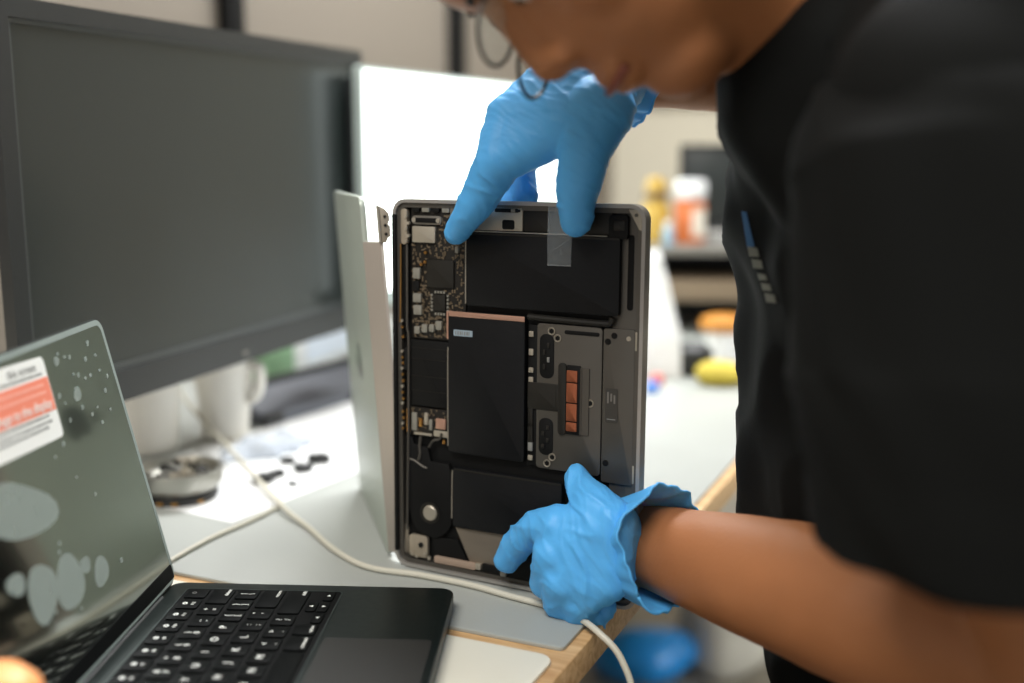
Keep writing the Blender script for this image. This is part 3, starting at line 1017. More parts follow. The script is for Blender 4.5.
# white lit screen further back
L0 = at_y(361, 65, 1.42)
L1 = Vector((.150, 2.24, L0.z))
d = (L1 - L0)
ang2 = math.atan2(d.y, d.x)
l2 = Vector((d.x, d.y)).length
MN2 = empty('lit_monitor', (L0.x, L0.y, ZT), ang2, 'bright monitor with a glowing blank white screen behind the upright laptop', 'monitor')
top2 = L0.z - ZT
MB().ring(rrect(0, l2, .128, top2, .006, 4), rrect(.004, l2 - .004, .148, top2 - .004, .003, 4), 0, .012, 'y').build('bezel', mat('pale_bezel', 'a9b5b0', .4), MN2)
MB().box(.0035, l2 - .0035, .002, .008, .147, top2 - .0035).build('screen', M_lit, MN2)
MB().box(.02, l2 - .02, .012, .035, .135, top2 - .01, bev=.006).build('housing', M_bezel, MN2)
MB().box(l2 / 2 - .04, l2 / 2 + .04, .035, .055, .02, .3, bev=.004).build('stand_post', M_silver, MN2)
MB().prism(rrect(l2 / 2 - .11, l2 / 2 + .11, -.05, .13, .02, 5), .0005, .012, 'z', bev=.003).build('stand_foot', M_silver, MN2)
p = at_y(503, 92, 1.95)
# ------------------------------------------------------------------ helpers for things on the bench
def lathe_thing(name, px, py, prof, m, label, cat, z=ZT + .0005, group=None):
    p = at_z(px, py, z)
    t = empty(name, p, 0, label, cat, group)
    return t


# two white mugs behind the dark monitor
def mug(px, py, hgt, rt, rb, rz, label, handle_ang):
    p = at_z(px, py)
    t = empty('mug', (p.x, p.y, ZT + .0005), rz, label, 'mug', 'white mugs under the dark monitor')
    MB().lathe([(0, 0), (rb * .9, 0), (rb, .003), (rb + (rt - rb) * .5, hgt * .55), (rt, hgt), (rt - .003, hgt), (rb - .001, .008), (0, .006)], 40).build('cup', M_cer, t)
    h = MB().tube([Vector((rb + (rt - rb) * f - .003 + x, 0, hgt * f)) for f, x in ((.88, 0), (.88, .008), (.84, .015), (.62, .016), (.50, .011), (.46, .002))], .0062, 10, 6)
    ho = h.build('handle', M_cer, t)
    ho.rotation_euler = (0, 0, R(handle_ang))
    return t


mug(153, 450, .105, .037, .028, 0, 'tapered white mug standing behind the screw dish', 150)
mug(226, 436, .098, .036, .027, 0, 'white mug with square handle beside the grey case', -14)

# dish of screws
pd = at_z(181, 497)
dish = empty('screw_dish', (pd.x, pd.y, ZT + .0005), 0, 'round steel dish full of dark screws on a black base', 'dish')
rd = .0415
MB().lathe([(0, 0), (rd * .80, 0), (rd * .86, .003), (rd * .86, .007), (rd * .8, .009), (0, .009)], 40).build('base', M_blk, dish)
MB().lathe([(0, .009), (rd * .82, .009), (rd * .96, .016), (rd, .028), (rd * 1.0, .030), (rd * .90, .030), (rd * .87, .024), (rd * .8, .0205), (0, .020)], 48).build('bowl', mat('brushed_dish', 'aaa9a2', .35, .9), dish)
for k in range(4):
    a = R(215 + k * 31 + (k % 2) * 8)
    MB().box(rd * .86 * math.cos(a) - .003, rd * .86 * math.cos(a) + .003, rd * .86 * math.sin(a) - .001, rd * .86 * math.sin(a) + .001, .002, .005).build('brass_stud', M_gold, dish)
for k in range(26):
    a, rr = random.uniform(0, 6.28), rd * .70 * math.sqrt(random.random())
    x, y = pd.x + rr * math.cos(a), pd.y + rr * math.sin(a)
    z = ZT + .0225 + random.uniform(.0005, .006)
    big = k < 6
    dirv = Vector((random.uniform(-1, 1), random.uniform(-1, 1), random.uniform(-.2, .5))).normalized()
    s_ = MB()
    ln, r0 = (.010, .0034) if big else (.007, .0016)
    pz = Vector((x, y, z))
    s_.cyl(pz, pz + dirv * ln, r0, n=10)
    s_.cyl(pz - dirv * .0016, pz, r0 * 1.8, n=12)
    tag(s_.build('screw', M_silver if big else M_chip, None), 'small loose %s screw lying in the steel dish' % ('shiny' if big else 'dark'), 'screw', 'loose screws in the steel dish')

# white paper sheet with scraps
pc = at_z(232, 523, ZT + .0004)
pe = at_z(352, 474, ZT + .0004)
exv = (pe - pc)
exv.z = 0
exv.normalize()
perp = Vector((-exv.y, exv.x, 0))
PS = empty('paper_sheet', (pc.x, pc.y, ZT + .0003), math.atan2(exv.y, exv.x), 'large bright white paper sheet under the dish and scraps', 'paper')
MB().prism([(0, 0), (.52, .0), (.52, .21), (0, .21)], 0, .0004, 'z').build('sheet', M_paper, PS)
for i, (px, py, rr, lb2) in enumerate(((264, 482, .007, 'black scrap nearest the white cable'), (278, 476, .005, 'second dark scrap along the paper'), (288, 463, .005, 'flat middle dark scrap on the paper'),
                                       (303, 471, .006, 'dark scrap towards the upright laptop lid'), (319, 462, .007, 'black scrap closest to the upright laptop lid'),
                                       (293, 485, .003, 'tiny dark crumb in front of the other scraps'))):
    p = at_z(px, py, ZT + .001)
    rr *= 1.35
    mb = MB().ico((0, 0, rr * .5), rr, 3, (1.3, .9, .6))
    for v in mb.bm.verts:
        v.co += v.normal * .35 * rr * noise.noise(v.co * 160 + Vector((i * 7, 0, 0)))
        v.co.z = max(v.co.z, 0)
    o = mb.build('foam_scrap', M_blk, None)
    o.location = (p.x, p.y, ZT + .0008)
    tag(o, lb2, 'scrap', 'dark scraps on the white paper')
# crumpled bluish wrap between the mugs
mb = MB().ico((0, 0, .004), .035, 4, (1.6, .8, .26))
for v in mb.bm.verts:
    v.co += v.normal * .012 * noise.noise(v.co * 60)
    v.co.z = max(v.co.z, 0)
p = at_z(268, 452)
o = mb.build('plastic_wrap', mat('pale_blue_film', 'cdd5e0', .3, 0, alpha=.5, var=.1, scale=60), None)
o.location = (p.x, p.y, ZT + .0009)
o.rotation_euler = (0, 0, R(50))
tag(o, 'crumpled pale blue plastic wrap between mugs and paper scraps', 'wrap')

# grey slab
ps = at_z(266, 428)
pe2 = at_z(350, 402)
an = math.atan2(pe2.y - ps.y, pe2.x - ps.x)
SL = empty('metal_case', (ps.x, ps.y, ZT + .0005), an, 'long flat grey metal case with black back edge', 'case')
ll = (pe2 - ps).length + .1
MB().prism([(0, 0), (0, .014), (.055, .034), (.060, .032), (.060, 0)], 0, ll, 'x', bev=.002).build('body', mat('grey_case', '5f6269', .5, .2), SL)
MB().box(-.001, ll + .001, .056, .068, .026, .042, bev=.002).build('back_edge', M_blk, SL)
MB().box(-.002, .03, -.003, .004, .0, .016, bev=.002).build('corner_cap', M_blk, SL)
MB().box(ll - .10, ll - .07, -.003, .004, .0, .012, bev=.002).build('corner_cap', M_blk, SL)
# green and white box behind
pb = at_z(268, 386)
BX = empty('carton', (pb.x, pb.y, ZT + .0005), ang, 'white carton with a green end behind the grey case', 'box')
pb2 = at_z(330, 372)
bl_ = .34
MB().box(0, bl_, 0, .10, 0, .068, bev=.002).build('body', M_paper, BX)
MB().box(-.001, .075, -.001, .101, .001, .0692, bev=.002).build('green_end', mat('green_print', '86ab84', .6), BX)
MB().box(.11, bl_ - .03, -.0012, 0, .012, .056).build('panel_print', mat('pale_blue_print', 'dfe8f4', .5), BX)

# ------------------------------------------------------------------ white cables
zc = ZT + .0028


def cab(pts):
    out = []
    for q in pts:
        p = at_z(q[0], q[1], zc + (q[2] if len(q) > 2 else 0))
        out.append(p)
    return out


e0 = at_z(598, 633, zc)
pl = cab([(176, 386, .035), (192, 408, .028), (216, 434, .018), (240, 460, .010), (262, 484, .004), (285, 509, .003), (308, 527), (335, 550), (368, 567), (420, 575), (470, 585), (510, 596), (548, 606), (575, 616)])
pl.append(at_z(598, 632, zc + .001))
pl += [Vector((e0.x + .016, e0.y - .012, ZT - .012)), Vector((e0.x + .026, e0.y - .018, ZT - .05)), Vector((e0.x + .034, e0.y - .02, ZT - .16)), Vector((e0.x + .03, e0.y, .30)), Vector((e0.x + .02, e0.y + .1, .012)), Vector((e0.x - .1, e0.y + .3, .006))]
tag(MB().tube(pl, .0024, 10, 6).build('cable', M_cable), 'long white cable in front of the upright laptop, hanging off the bench', 'cable')
pl = cab([(120, 585, -.0012), (164, 564, -.0008), (190, 549), (215, 536), (245, 523), (270, 511), (282, 503), (274, 494), (258, 478), (238, 455), (224, 430, .004), (216, 405, .012), (208, 374, .03)])
tag(MB().tube(pl, .0019, 10, 6).build('cable', M_cable), 'thinner white cable from the open laptop bending up behind the dark monitor', 'cable')

# ------------------------------------------------------------------ things at the back right of the bench
# low dark shelf with bottles on it
y_s = 1.98
s0 = at_y(628, 246, y_s)
s1 = at_y(800, 246, y_s)
zs = s0.z - ZT
SH = empty('desk_shelf', (s0.x, y_s, ZT + .0005), R(-4), 'low dark desk shelf at the back right, bottles on it', 'shelf')
wS = s1.x - s0.x
MB().box(0, wS, 0, .26, zs - .016, zs, bev=.002).build('shelf_top', mat('grey_board', '77736c', .5), SH)
MB().box(0, .016, .01, .25, 0, zs - .016).build('side_panel', M_blk, SH)
MB().box(wS - .016, wS, .01, .25, 0, zs - .016).build('side_panel', M_blk, SH)
MB().box(.016, wS - .016, .235, .25, 0, zs - .016).build('back_panel', M_blk, SH)
MB().box(.016, wS - .016, .0, .23, zs - .098, zs - .062, bev=.002).build('drawer', mat('brown_board', '7b6a55', .5), SH)
ztop = ZT + zs + .001


def on_shelf(px, dy):
    q = at_y(px, 243, y_s + dy)
    return Vector((q.x, y_s + dy, ztop))


q = on_shelf(689, .05)
pb_ = empty('pill_bottle', q, 0, 'orange bottle with white cap and white label on the shelf', 'bottle')
MB().lathe([(0, 0), (.026, 0), (.0275, .003), (.0275, .070), (.024, .078), (.020, .080), (.020, .084), (0, .084)], 32).build('bottle_body', mat('orange_plastic', 'cc6c34', .35, var=.05), pb_)
MB().lathe([(0, .080), (.027, .080), (.0285, .083), (.0285, .106), (.026, .112), (0, .113)], 32).build('cap', M_paper, pb_)
lb3 = MB()
n = 14
for k in range(n):
    a0_, a1_ = R(-120 + 110 * k / n), R(-120 + 110 * (k + 1) / n)
    vs = [lb3.bm.verts.new((.0279 * math.cos(a), .0279 * math.sin(a), z)) for a, z in ((a0_, .014), (a1_, .014), (a1_, .062), (a0_, .062))]
    lb3.bm.faces.new(vs)
lo = lb3.build('label', mat('label_paper', 'e6dccb', .5), pb_)
lo.rotation_euler = (0, 0, R(30))
q = on_shelf(655, .06)
yb = empty('squeeze_bottle', q, 0, 'yellow bottle with yellow cap next to the orange bottle', 'bottle')
MB().lathe([(0, 0), (.024, 0), (.026, .003), (.026, .062), (.020, .074), (.012, .080), (.012, .086), (0, .086)], 32).build('bottle_body', mat('yellow_plastic', 'b3913a', .35, var=.06), yb)
MB().lathe([(.0125, .078), (.0225, .080), (.0225, .092), (.0, .093)], 32).build('collar', mat('brown_collar', '6a5233', .5), yb)
MB().lathe([(0, .092), (.019, .092), (.019, .104), (.014, .116), (0, .118)], 28).build('cap', mat('yellow_cap', 'b3913c', .4), yb)
q = on_shelf(670, -.01 + .03)
bb = empty('vial', (q.x - .006, q.y - .012, q.z), 0, 'small pale blue vial between the yellow and orange bottles', 'bottle')
MB().lathe([(0, 0), (.008, 0), (.0085, .002), (.0085, .026), (.005, .030), (.005, .034), (0, .034)], 20).build('bottle_body', mat('pale_blue_plastic', '8fb4cc', .35), bb)
MB().lathe([(0, .033), (.006, .033), (.006, .041), (0, .042)], 16).build('cap', M_paper, bb)
q = on_shelf(716, .07)
tr = empty('tape_roll', q, 0, 'pale grey roll of tape lying on the shelf beside the person', 'tape roll')
MB().lathe([(.018, 0), (.034, 0), (.034, .018), (.018, .018), (.018, 0)], 36).build('roll', mat('grey_tape', '9b9b98', .5), tr)
MB().lathe([(.0165, 0.001), (.018, .001), (.018, .017), (.0165, .017), (.0165, .001)], 36).build('core', M_cer, tr)
# black box speaker / monitor behind the bottles
q = at_y(678, 243, 2.17)
bk = empty('black_monitor', (q.x, 2.17, ztop), R(-3), 'small black screen standing behind the orange bottle', 'monitor')
MB().ring(rrect(0, .20, .02, .175, .006, 4), rrect(.008, .192, .032, .167, .002, 4), 0, .014, 'y').build('bezel', M_blk, bk)
MB().box(.007, .193, .006, .03, .031, .168, bev=.001).build('screen', M_screen, bk)
MB().prism(rrect(.04, .16, -.012, .055, .012, 4), 0, .022, 'z', bev=.003).build('stand_foot', M_blk, bk)

# tall white carton wedge next to the upright laptop
w0_ = at_z(634, 392)
wb_ = empty('paper_bag', (w0_.x, w0_.y + .10, ZT + .0005), R(-8), 'plain white paper bag standing right behind the upright laptop', 'bag')
hB = .172
bag = MB()
b4 = [(-.04, 0), (.079, 0), (.079, .09), (-.04, .09)]
t4 = [(-.04, .02), (.046, .02), (.046, .07), (-.04, .07)]
va = [bag.bm.verts.new((x, y, 0)) for x, y in b4]
vc_ = [bag.bm.verts.new((x * .97, y, .05)) for x, y in b4]
vb = [bag.bm.verts.new((x, y, hB)) for x, y in t4]
bag.bm.faces.new(va[::-1])
bag.bm.faces.new(vb)
for i in range(4):
    j = (i + 1) % 4
    bag.bm.faces.new((va[i], va[j], vc_[j], vc_[i]))
    bag.bm.faces.new((vc_[i], vc_[j], vb[j], vb[i]))
bmesh.ops.subdivide_edges(bag.bm, edges=bag.bm.edges[:], cuts=8, use_grid_fill=True)
for v in bag.bm.verts:
    v.co += v.normal * .003 * noise.noise(v.co * 40)
    v.co.z = max(v.co.z, 0)
bag.build('bag', mat('bright_paper', 'f4f4f2', .7, var=.02), wb_)
MB().box(-.04, .045, .044, .047, hB - .004, hB + .012).build('folded_top', M_paper, wb_)


def lump(name, px, py, r, sc, m, label, cat, seed=0, amp=.25, freq=30, z=ZT + .0005, rz=0, sub=4):
    p = at_z(px, py, z)
    mb = MB().ico((0, 0, r * sc[2] * .9), r, sub, sc)
    for v in mb.bm.verts:
        v.co += v.normal * r * amp * noise.noise(v.co * freq + Vector((seed, seed, 0)))
        v.co.z = max(v.co.z, 0)
    o = mb.build(name, m, None, smooth=180)
    o.location = (p.x, p.y, z)
    o.rotation_euler = (0, 0, rz)
    return tag(o, label, cat)


lump('cloth', 690, 374, .036, (1.0, .8, .75), M_blk, 'crumpled black cloth between white bag and yellow sponge', 'cloth', 3)
# spool with orange rim
q = at_z(722, 358)
spl = empty('wire_spool', (q.x, q.y, ZT + .0005), R(20), 'white spool with orange top, behind the yellow sponge', 'spool')
MB().lathe([(0, 0), (.034, 0), (.034, .005), (.026, .008), (.026, .046), (0, .046)], 32).build('spool_body', M_paper, spl)
MB().lathe([(0, .046), (.036, .046), (.038, .050), (.036, .062), (.024, .068), (0, .069)], 32).build('spool_top', mat('amber_plastic', 'b87a2a', .4, var=.08), spl)
lump('sponge', 722, 384, .036, (1.05, .8, .50), mat('yellow_sponge', 'bda93f', .8, var=.08, bump=.3, bscale=400), 'yellow sponge block lying near the black shirt', 'sponge', 5, .10, 20, sub=5)
for (px, py, mm, l_, nm) in ((657, 384, mat('red_plastic', 'd5685f', .4), 'small red cap lying beside the upright laptop', 'cap'),
                             (652, 392, mat('blue_plastic', '5f8fe0', .4), 'small blue cap lying beside the upright laptop', 'cap')):
    q = at_z(px, py)
    c_ = empty('bottle_cap', (q.x, q.y, ZT + .0005), 0, l_, nm, 'coloured caps behind the upright laptop')
    MB().lathe([(0, .013), (.008, .013), (.0095, .011), (.010, 0), (.0085, 0), (.0075, .009), (0, .010)], 24).build('shell', mm, c_)

# ------------------------------------------------------------------ on the floor under the bench end
def crumple(name, px, py, r, sc, m, label, cat, seed, rz=0):
    return lump(name, px, py, r, sc, m, label, cat, seed, .35, 9, .002, rz, 5)


crumple('plastic_bag', 645, 678, .12, (1.05, .6, .5), mat('blue_film', '108fe0', .3, var=.3, scale=14, spec=.6), 'crumpled blue plastic bag on the floor beside the bench', 'bag', 2)
crumple('plastic_bag', 729, 664, .115, (.9, .8, .9), mat('white_film', 'e6e2d4', .4, var=.1, scale=10), 'crumpled white plastic bag on the floor beside the blue one', 'bag', 9)

# ------------------------------------------------------------------ made-up round shape for an unidentified orange blob, near left
q = at_y(0, 693, .50)
zz0 = .7508 + DZ + .0014
ob = empty('orange_blob', (q.x - .002, q.y, zz0), 0, 'made-up round orange shape standing on the open laptop keyboard', 'blob')
hO = at_y(0, 668, .50).z - zz0
MB().lathe([(0, 0), (.013, 0), (.016, .003), (.013, .010), (.012, hO - .055), (.019, hO - .042), (.0225, hO - .024), (.0205, hO - .010), (.013, hO - .0022), (0, hO)], 36).build('blob_shape', M_orange, ob, smooth=180)
MB().lathe([(.0135, hO - .06), (.0155, hO - .058), (.0155, hO - .052), (.0135, hO - .050)], 36).build('collar', M_cer, ob)

# ------------------------------------------------------------------ the person
PER = empty('person', (.30, .72, 0), 0, 'person in black t-shirt and blue gloves bending over the upright laptop', 'person')
PLOC = Vector((.30, .72, 0))


class PM(MB):
    """world coordinates -> stored relative to the person"""
    def build(s, name, m, parent=None, smooth=30):
        bmesh.ops.translate(s.bm, verts=s.bm.verts[:], vec=-PLOC)
        return MB.build(s, name, m, parent, smooth)


def chain(mb, pts, sub=2):
    for (a, ra), (b, rb) in zip(pts, pts[1:]):
        mb.hull(a, ra, b, rb, sub)
    return mb


# joints
wl = at_y(655, 547, .785)
el = at_y(1062, 668, .55)
sl_ = at_y(985, 135, .52)
wr = at_y(622, 72, .875)
er = Vector((.25, .985, 1.165))
sr = Vector((.32, .88, 1.17))
neck0 = Vector((.275, .70, 1.17))
HC = at_y(588, -107, .66)
hips = Vector((.35, .79, .54))

hF = Vector((-.46, -.10, -1)).normalized()          # where the face looks
hU = Vector((-1, 0, .46))
hU = (hU - hF * hU.dot(hF)).normalized()           # towards the crown
hR = hU.cross(hF).normalized()
HM = Matrix((hR, hF, hU)).transposed()


def hp_(r, f, u):
    return HC + hR * r + hF * f + hU * u


bodym = PM()
bodym.ico(hp_(0, -.015, .030), 1, 3, (.074, .092, .088), HM)
bodym.ico(hp_(0, .022, -.030), 1, 3, (.060, .066, .080), HM)
bodym.ico(hp_(0, .050, -.085), 1, 3, (.034, .034, .028), HM)     # chin
bodym.ico(hp_(0, .062, .045), 1, 3, (.052, .026, .035), HM)       # brow
for s_ in (-1, 1):
    bodym.ico(hp_(s_ * .040, .050, -.018), 1, 2, (.024, .022, .026), HM)   # cheek
    bodym.ico(hp_(s_ * .058, .000, -.070), 1, 2, (.016, .030, .026), HM)   # jaw
    bodym.ico(hp_(s_ * .078, -.012, -.004), 1, 2, (.008, .018, .030), HM)  # ear
bodym.hull(hp_(0, .078, .020), .009, hp_(0, .092, -.020), .013)           # nose
for s_ in (-1, 1):
    bodym.ico(hp_(s_ * .013, .088, -.024), .010, 2)
for s_ in (-1, 1):
    bodym.ico(hp_(s_ * .031, .066, .021), 1, 2, (.017, .0125, .0085), HM)
    bodym.ico(hp_(s_ * .031, .064, .002), 1, 2, (.017, .0120, .0070), HM)
bodym.ico(hp_(0, .084, -.052), 1, 2, (.026, .010, .007), HM)
bodym.ico(hp_(0, .082, -.064), 1, 2, (.022, .010, .008), HM)
chain(bodym, [(hp_(0, -.04, -.05), .060), (neck0 + Vector((-.03, 0, .015)), .062), (neck0 + Vector((.02, 0, -.04)), .07)])
chain(bodym, [(hp_(0, .01, -.060), .052), (Vector((.150, .69, 1.180)), .054), (Vector((.235, .69, 1.15)), .066)])
chain(bodym, [(neck0, .06), (sl_, .050), (el, .041)])
chain(bodym, [(el, .041), (el.lerp(wl, .35), .050), (el.lerp(wl, .72), .040), (wl, .031), (at_y(618, 545, .80), .028)])
chain(bodym, [(neck0, .06), (sr, .050), (er, .041), (er.lerp(wr, .35), .043), (er.lerp(wr, .8), .031), (wr, .028), (at_y(600, 90, .87), .023)])
chain(bodym, [(neck0 + Vector((.01, 0, -.05)), .085), (Vector((.31, .78, .90)), .09), (hips, .09)])
hips_l, hips_r = hips + Vector((0, -.09, -.02)), hips + Vector((0, .09, -.02))
kn_l, kn_r = Vector((-.06, .66, .47)), Vector((-.05, .92, .47))
an_l, an_r = Vector((.0, .66, .09)), Vector((.01, .92, .09))
for h_, k_, a_ in ((hips_l, kn_l, an_l), (hips_r, kn_r, an_r)):
    chain(bodym, [(hips, .08), (h_, .075), (k_, .05), (a_, .035)])
body_o = organic('body', bodym, .004, M_skin, PER, 9, lambda c, n: .0008 * noise.noise(c * 40))
# eyes and mouth line
for s_ in (-1, 1):
    e_ = PM().ico(hp_(s_ * .031, .0655, .012), .0115, 3).build('eye', mat('eye_white', 'd8cfc4', .2), PER, 180)
    PM().ico(hp_(s_ * .031, .0730, .0095), .0050, 2).build('iris', mat('dark_iris', '20140d', .1), e_, 180)
    eb = PM().tube([hp_(s_ * (.014 + .013 * k), .084 - .004 * k, .034 + .003 * (1 - abs(k - 1.2))) for k in range(4)], .0035, 8, 4).build('eyebrow', M_hair, PER, 180)
PM().tube([hp_(-.024, .082, -.058), hp_(-.01, .0925, -.0575), hp_(.01, .0925, -.0575), hp_(.024, .082, -.058)], .0026, 8, 5).build('mouth', M_lip, PER, 180)
# hair cap on the crown and nape
hr = PM()
hr.ico(hp_(0, -.030, .045), 1, 3, (.084, .094, .088), HM)
hr.ico(hp_(0, -.055, -.010), 1, 3, (.070, .058, .070), HM)
organic('hair', hr, .006, M_hair, PER, 3, lambda c, n: .003 * noise.noise(c * 120))

# spectacles, slipped down the nose
gl0 = at_y(516, 48, .66)
gr = (hR * .86 + hU * .42).normalized()
gu = (hU * .25 - hF * .95)
gu = (gu - gr * gu.dot(gr)).normalized()
gf = gr.cross(gu)
GL = empty('eyeglasses', gl0, 0, 'thin dark framed eyeglasses on the bowed face', 'glasses')


def gp(r, u, f=0.0):
    return gr * r + gu * u + gf * f


for s_ in (-1, 1):
    cx = s_ * .030
    pts = [gp(cx + .024 * math.cos(R(a)), .019 * math.sin(R(a))) for a in range(0, 361, 24)]
    MB().tube(pts, .0012, 8, 3).build('rim', M_blk, GL)
    ln_ = MB()
    c0 = ln_.bm.verts.new(gp(cx, 0, .001))
    rv = [ln_.bm.verts.new(gp(cx + .0235 * math.cos(R(a)), .0185 * math.sin(R(a)))) for a in range(0, 360, 24)]
    for i in range(len(rv)):
        ln_.bm.faces.new((c0, rv[i], rv[(i + 1) % len(rv)]))
    bmesh.ops.solidify(ln_.bm, geom=ln_.bm.faces[:], thickness=.0012)
    ln_.build('lens', M_lens, GL)
    MB().tube([gp(s_ * .054, .008), hp_(s_ * .070, .070, .030) - gl0, hp_(s_ * .084, .03, .022) - gl0, hp_(s_ * .086, -.02, .012) - gl0], .0018, 8, 5).build('temple', M_blk, GL)
MB().tube([gp(-.007, .004), gp(0, .008, .002), gp(.007, .004)], .0014, 8, 4).build('bridge', M_blk, GL)

# t-shirt
def folds(c, n):
    a = .010 * noise.noise(Vector((c.x * 6 + 2, c.y * 6, c.z * 4)))
    q = Vector((c.x * 10 + c.z * 12, c.y * 11, c.z * 5 - c.x * 8))
    b = .011 * (1 - abs(noise.noise(q)) * 2)
    return a + b - .002


sh_ = PM()
chain(sh_, [(neck0 + Vector((-.01, .03, -.055)), .112), (Vector((.286, .78, .98)), .122), (Vector((.313, .79, .82)), .124), (Vector((.343, .79, .70)), .13)], 3)
sh_.ico((.280, .78, 1.04), 1, 3, (.125, .18, .15))
sh_.ico((.306, .79, .86), 1, 3, (.135, .145, .17))
sh_.ico((.356, .79, .72), 1, 3, (.155, .16, .12))
ua = sl_.lerp(el, .86)
chain(sh_, [(neck0 + Vector((.0, -.06, -.04)), .085), (sl_ + Vector((.025, .03, 0)), .085)], 3)
sh_.ico((.240, .70, 1.122), .104, 3)
chain(sh_, [(neck0 + Vector((.0, .06, -.04)), .085), (sr, .080)], 3)
shirt = organic('t_shirt', sh_, .0055, M_shirt, PER, 5, folds)


def sleeve(pts, name, seed, tilt):
    """open cloth tube through (point, radius) stations, with wavy folds and a doubled hem"""
    mb = PM()
    n, m_ = 64, 40
    rows = []
    L = len(pts) - 1
    for i in range(m_ + 1):
        t = i / m_ * L
        k = min(int(t), L - 1)
        f = t - k
        f = f * f * (3 - 2 * f)
        p = pts[k][0].lerp(pts[k + 1][0], f)
        r = pts[k][1] * (1 - f) + pts[k + 1][1] * f
        d = (pts[-1][0] - pts[0][0]).normalized().lerp(tilt.normalized(), (i / m_) ** 2).normalized()
        a_ = d.cross(Vector((0, 1, 0))).normalized()
        b_ = d.cross(a_)
        row = []
        for j in range(n):
            th = 2 * math.pi * j / n
            w_ = noise.noise(Vector((math.cos(th) * 1.5, math.sin(th) * 1.5, i / m_ * 3 + seed))) * .10
            w_ += (1 - 2 * abs(noise.noise(Vector((math.cos(th + i / m_ * 2) * 2.2, math.sin(th + i / m_ * 2) * 2.2, i / m_ * 2.2 + seed + 4))))) * .07
            hem = .0015 if i >= m_ - 5 else 0
            row.append(mb.bm.verts.new(p + (a_ * math.cos(th) + b_ * math.sin(th)) * (r * (1 + w_) + hem)))
        rows.append(row)
    for x, y in zip(rows, rows[1:]):
        for j in range(n):
            mb.bm.faces.new((x[j], x[(j + 1) % n], y[(j + 1) % n], y[j]))
    bmesh.ops.recalc_face_normals(mb.bm, faces=mb.bm.faces[:])
    bmesh.ops.solidify(mb.bm, geom=mb.bm.faces[:], thickness=-.002)
    return mb.build(name, M_shirt, shirt, 180)


hem_l = at_y(998, 535, .50)
sleeve([(sl_ + Vector((.02, .05, .02)), .075), (sl_ + Vector((.015, .01, -.02)), .092), (sl_.lerp(hem_l, .6), .088), (hem_l, .080)], 'sleeve', 2, Vector((.05, .0, -1)))
sleeve([(sr + Vector((0, -.03, 0)), .075), (sr, .085), (sr.lerp(er, .75), .075)], 'sleeve', 8, er - sr)
# collar ring
cn = (neck0 - HC).normalized()
# trousers, shoes
tr_ = PM()
for h_, k_, a_ in ((hips_l, kn_l, an_l), (hips_r, kn_r, an_r)):
    chain(tr_, [(hips + Vector((0, 0, .05)), .125), (h_, .105), (h_.lerp(k_, .5), .088), (k_, .072), (k_.lerp(a_, .5), .062), (a_ + Vector((0, 0, .02)), .056)])
organic('trousers', tr_, .008, M_jean, PER, 4, lambda c, n: .006 * noise.noise(c * 12))
for a_ in (an_l, an_r):
    sh2 = PM()
    sh2.ico(a_ + Vector((-.05, 0, -.045)), 1, 3, (.125, .048, .045))
    sh2.ico(a_ + Vector((.02, 0, -.02)), 1, 3, (.055, .045, .06))
    organic('shoe', sh2, .006, M_shoe, PER, 3)
# chest print, laid on the shirt
bpy.context.view_layer.update()
bv = BVHTree.FromPolygons([v.co + PLOC for v in shirt.data.vertices], [p.vertices[:] for p in shirt.data.polygons])


def chest_print(poly, m, name):
    mb = MB()
    vs = []
    for (px, py) in poly:
        r = ray(px, py).normalized()
        hit, nrm, _, _ = bv.ray_cast(CAM, r)
        if hit is None:
            return
        vs.append(mb.bm.verts.new(hit + nrm * .0012 - PLOC))
    f = mb.bm.faces.new(vs)
    bmesh.ops.solidify(mb.bm, geom=[f], thickness=.0008)
    mb.build(name, m, shirt)


chest_print([(743, 211), (748, 212), (756, 246), (749, 248)], mat('blue_print', '2f6fa6', .7), 'blue_emblem')
M_pr = mat('faded_print', '8d8d80', .8)
for (x, y, w_, h_) in ((754, 252, 10, 12), (758, 264, 10, 11), (763, 277, 8, 8), (767, 287, 9, 9), (771, 298, 10, 11)):
    chest_print([(x - w_ / 2, y - h_ / 2), (x + w_ / 2, y - h_ / 3), (x + w_ / 2 + 2, y + h_ / 2 - 1), (x - w_ / 2 + 2, y + h_ / 3)], M_pr, 'faded_letter')


# ---- gloves
def wrinkle(dirv, f1, amp):
    d = Vector(dirv).normalized()
    a = d.orthogonal().normalized()
    b = d.cross(a)

    def fn(c, n):
        w_ = noise.noise(c * 22) * .016
        q = Vector(((c.dot(d) + w_) * f1, c.dot(a) * 20, c.dot(b) * 20))
        r1 = max(1 - abs(noise.noise(q)) * 3.2, 0) ** 1.6
        q2 = Vector(((c.dot(d) - w_) * f1 * 2.1, c.dot(a) * 34 + 7, c.dot(b) * 34))
        r2 = max(1 - abs(noise.noise(q2)) * 3.0, 0) ** 1.6
        msk = min(max(.5 + 1.1 * noise.noise(c * 30 + Vector((3, 1, 8))), 0), 1)
        return amp * (r1 * msk + .5 * r2 * (1 - msk * .5)) + amp * .3 * noise.noise(c * 60)
    return fn


def loc(*pts):
    return [(p, r) for p, r in pts]


def gl_build(name, mb, wdir, label, amp=.0019):
    o = organic(name, mb, .0014, M_glove, PER, 10, wrinkle(wdir, 75, amp))
    o['label'] = label
    return o


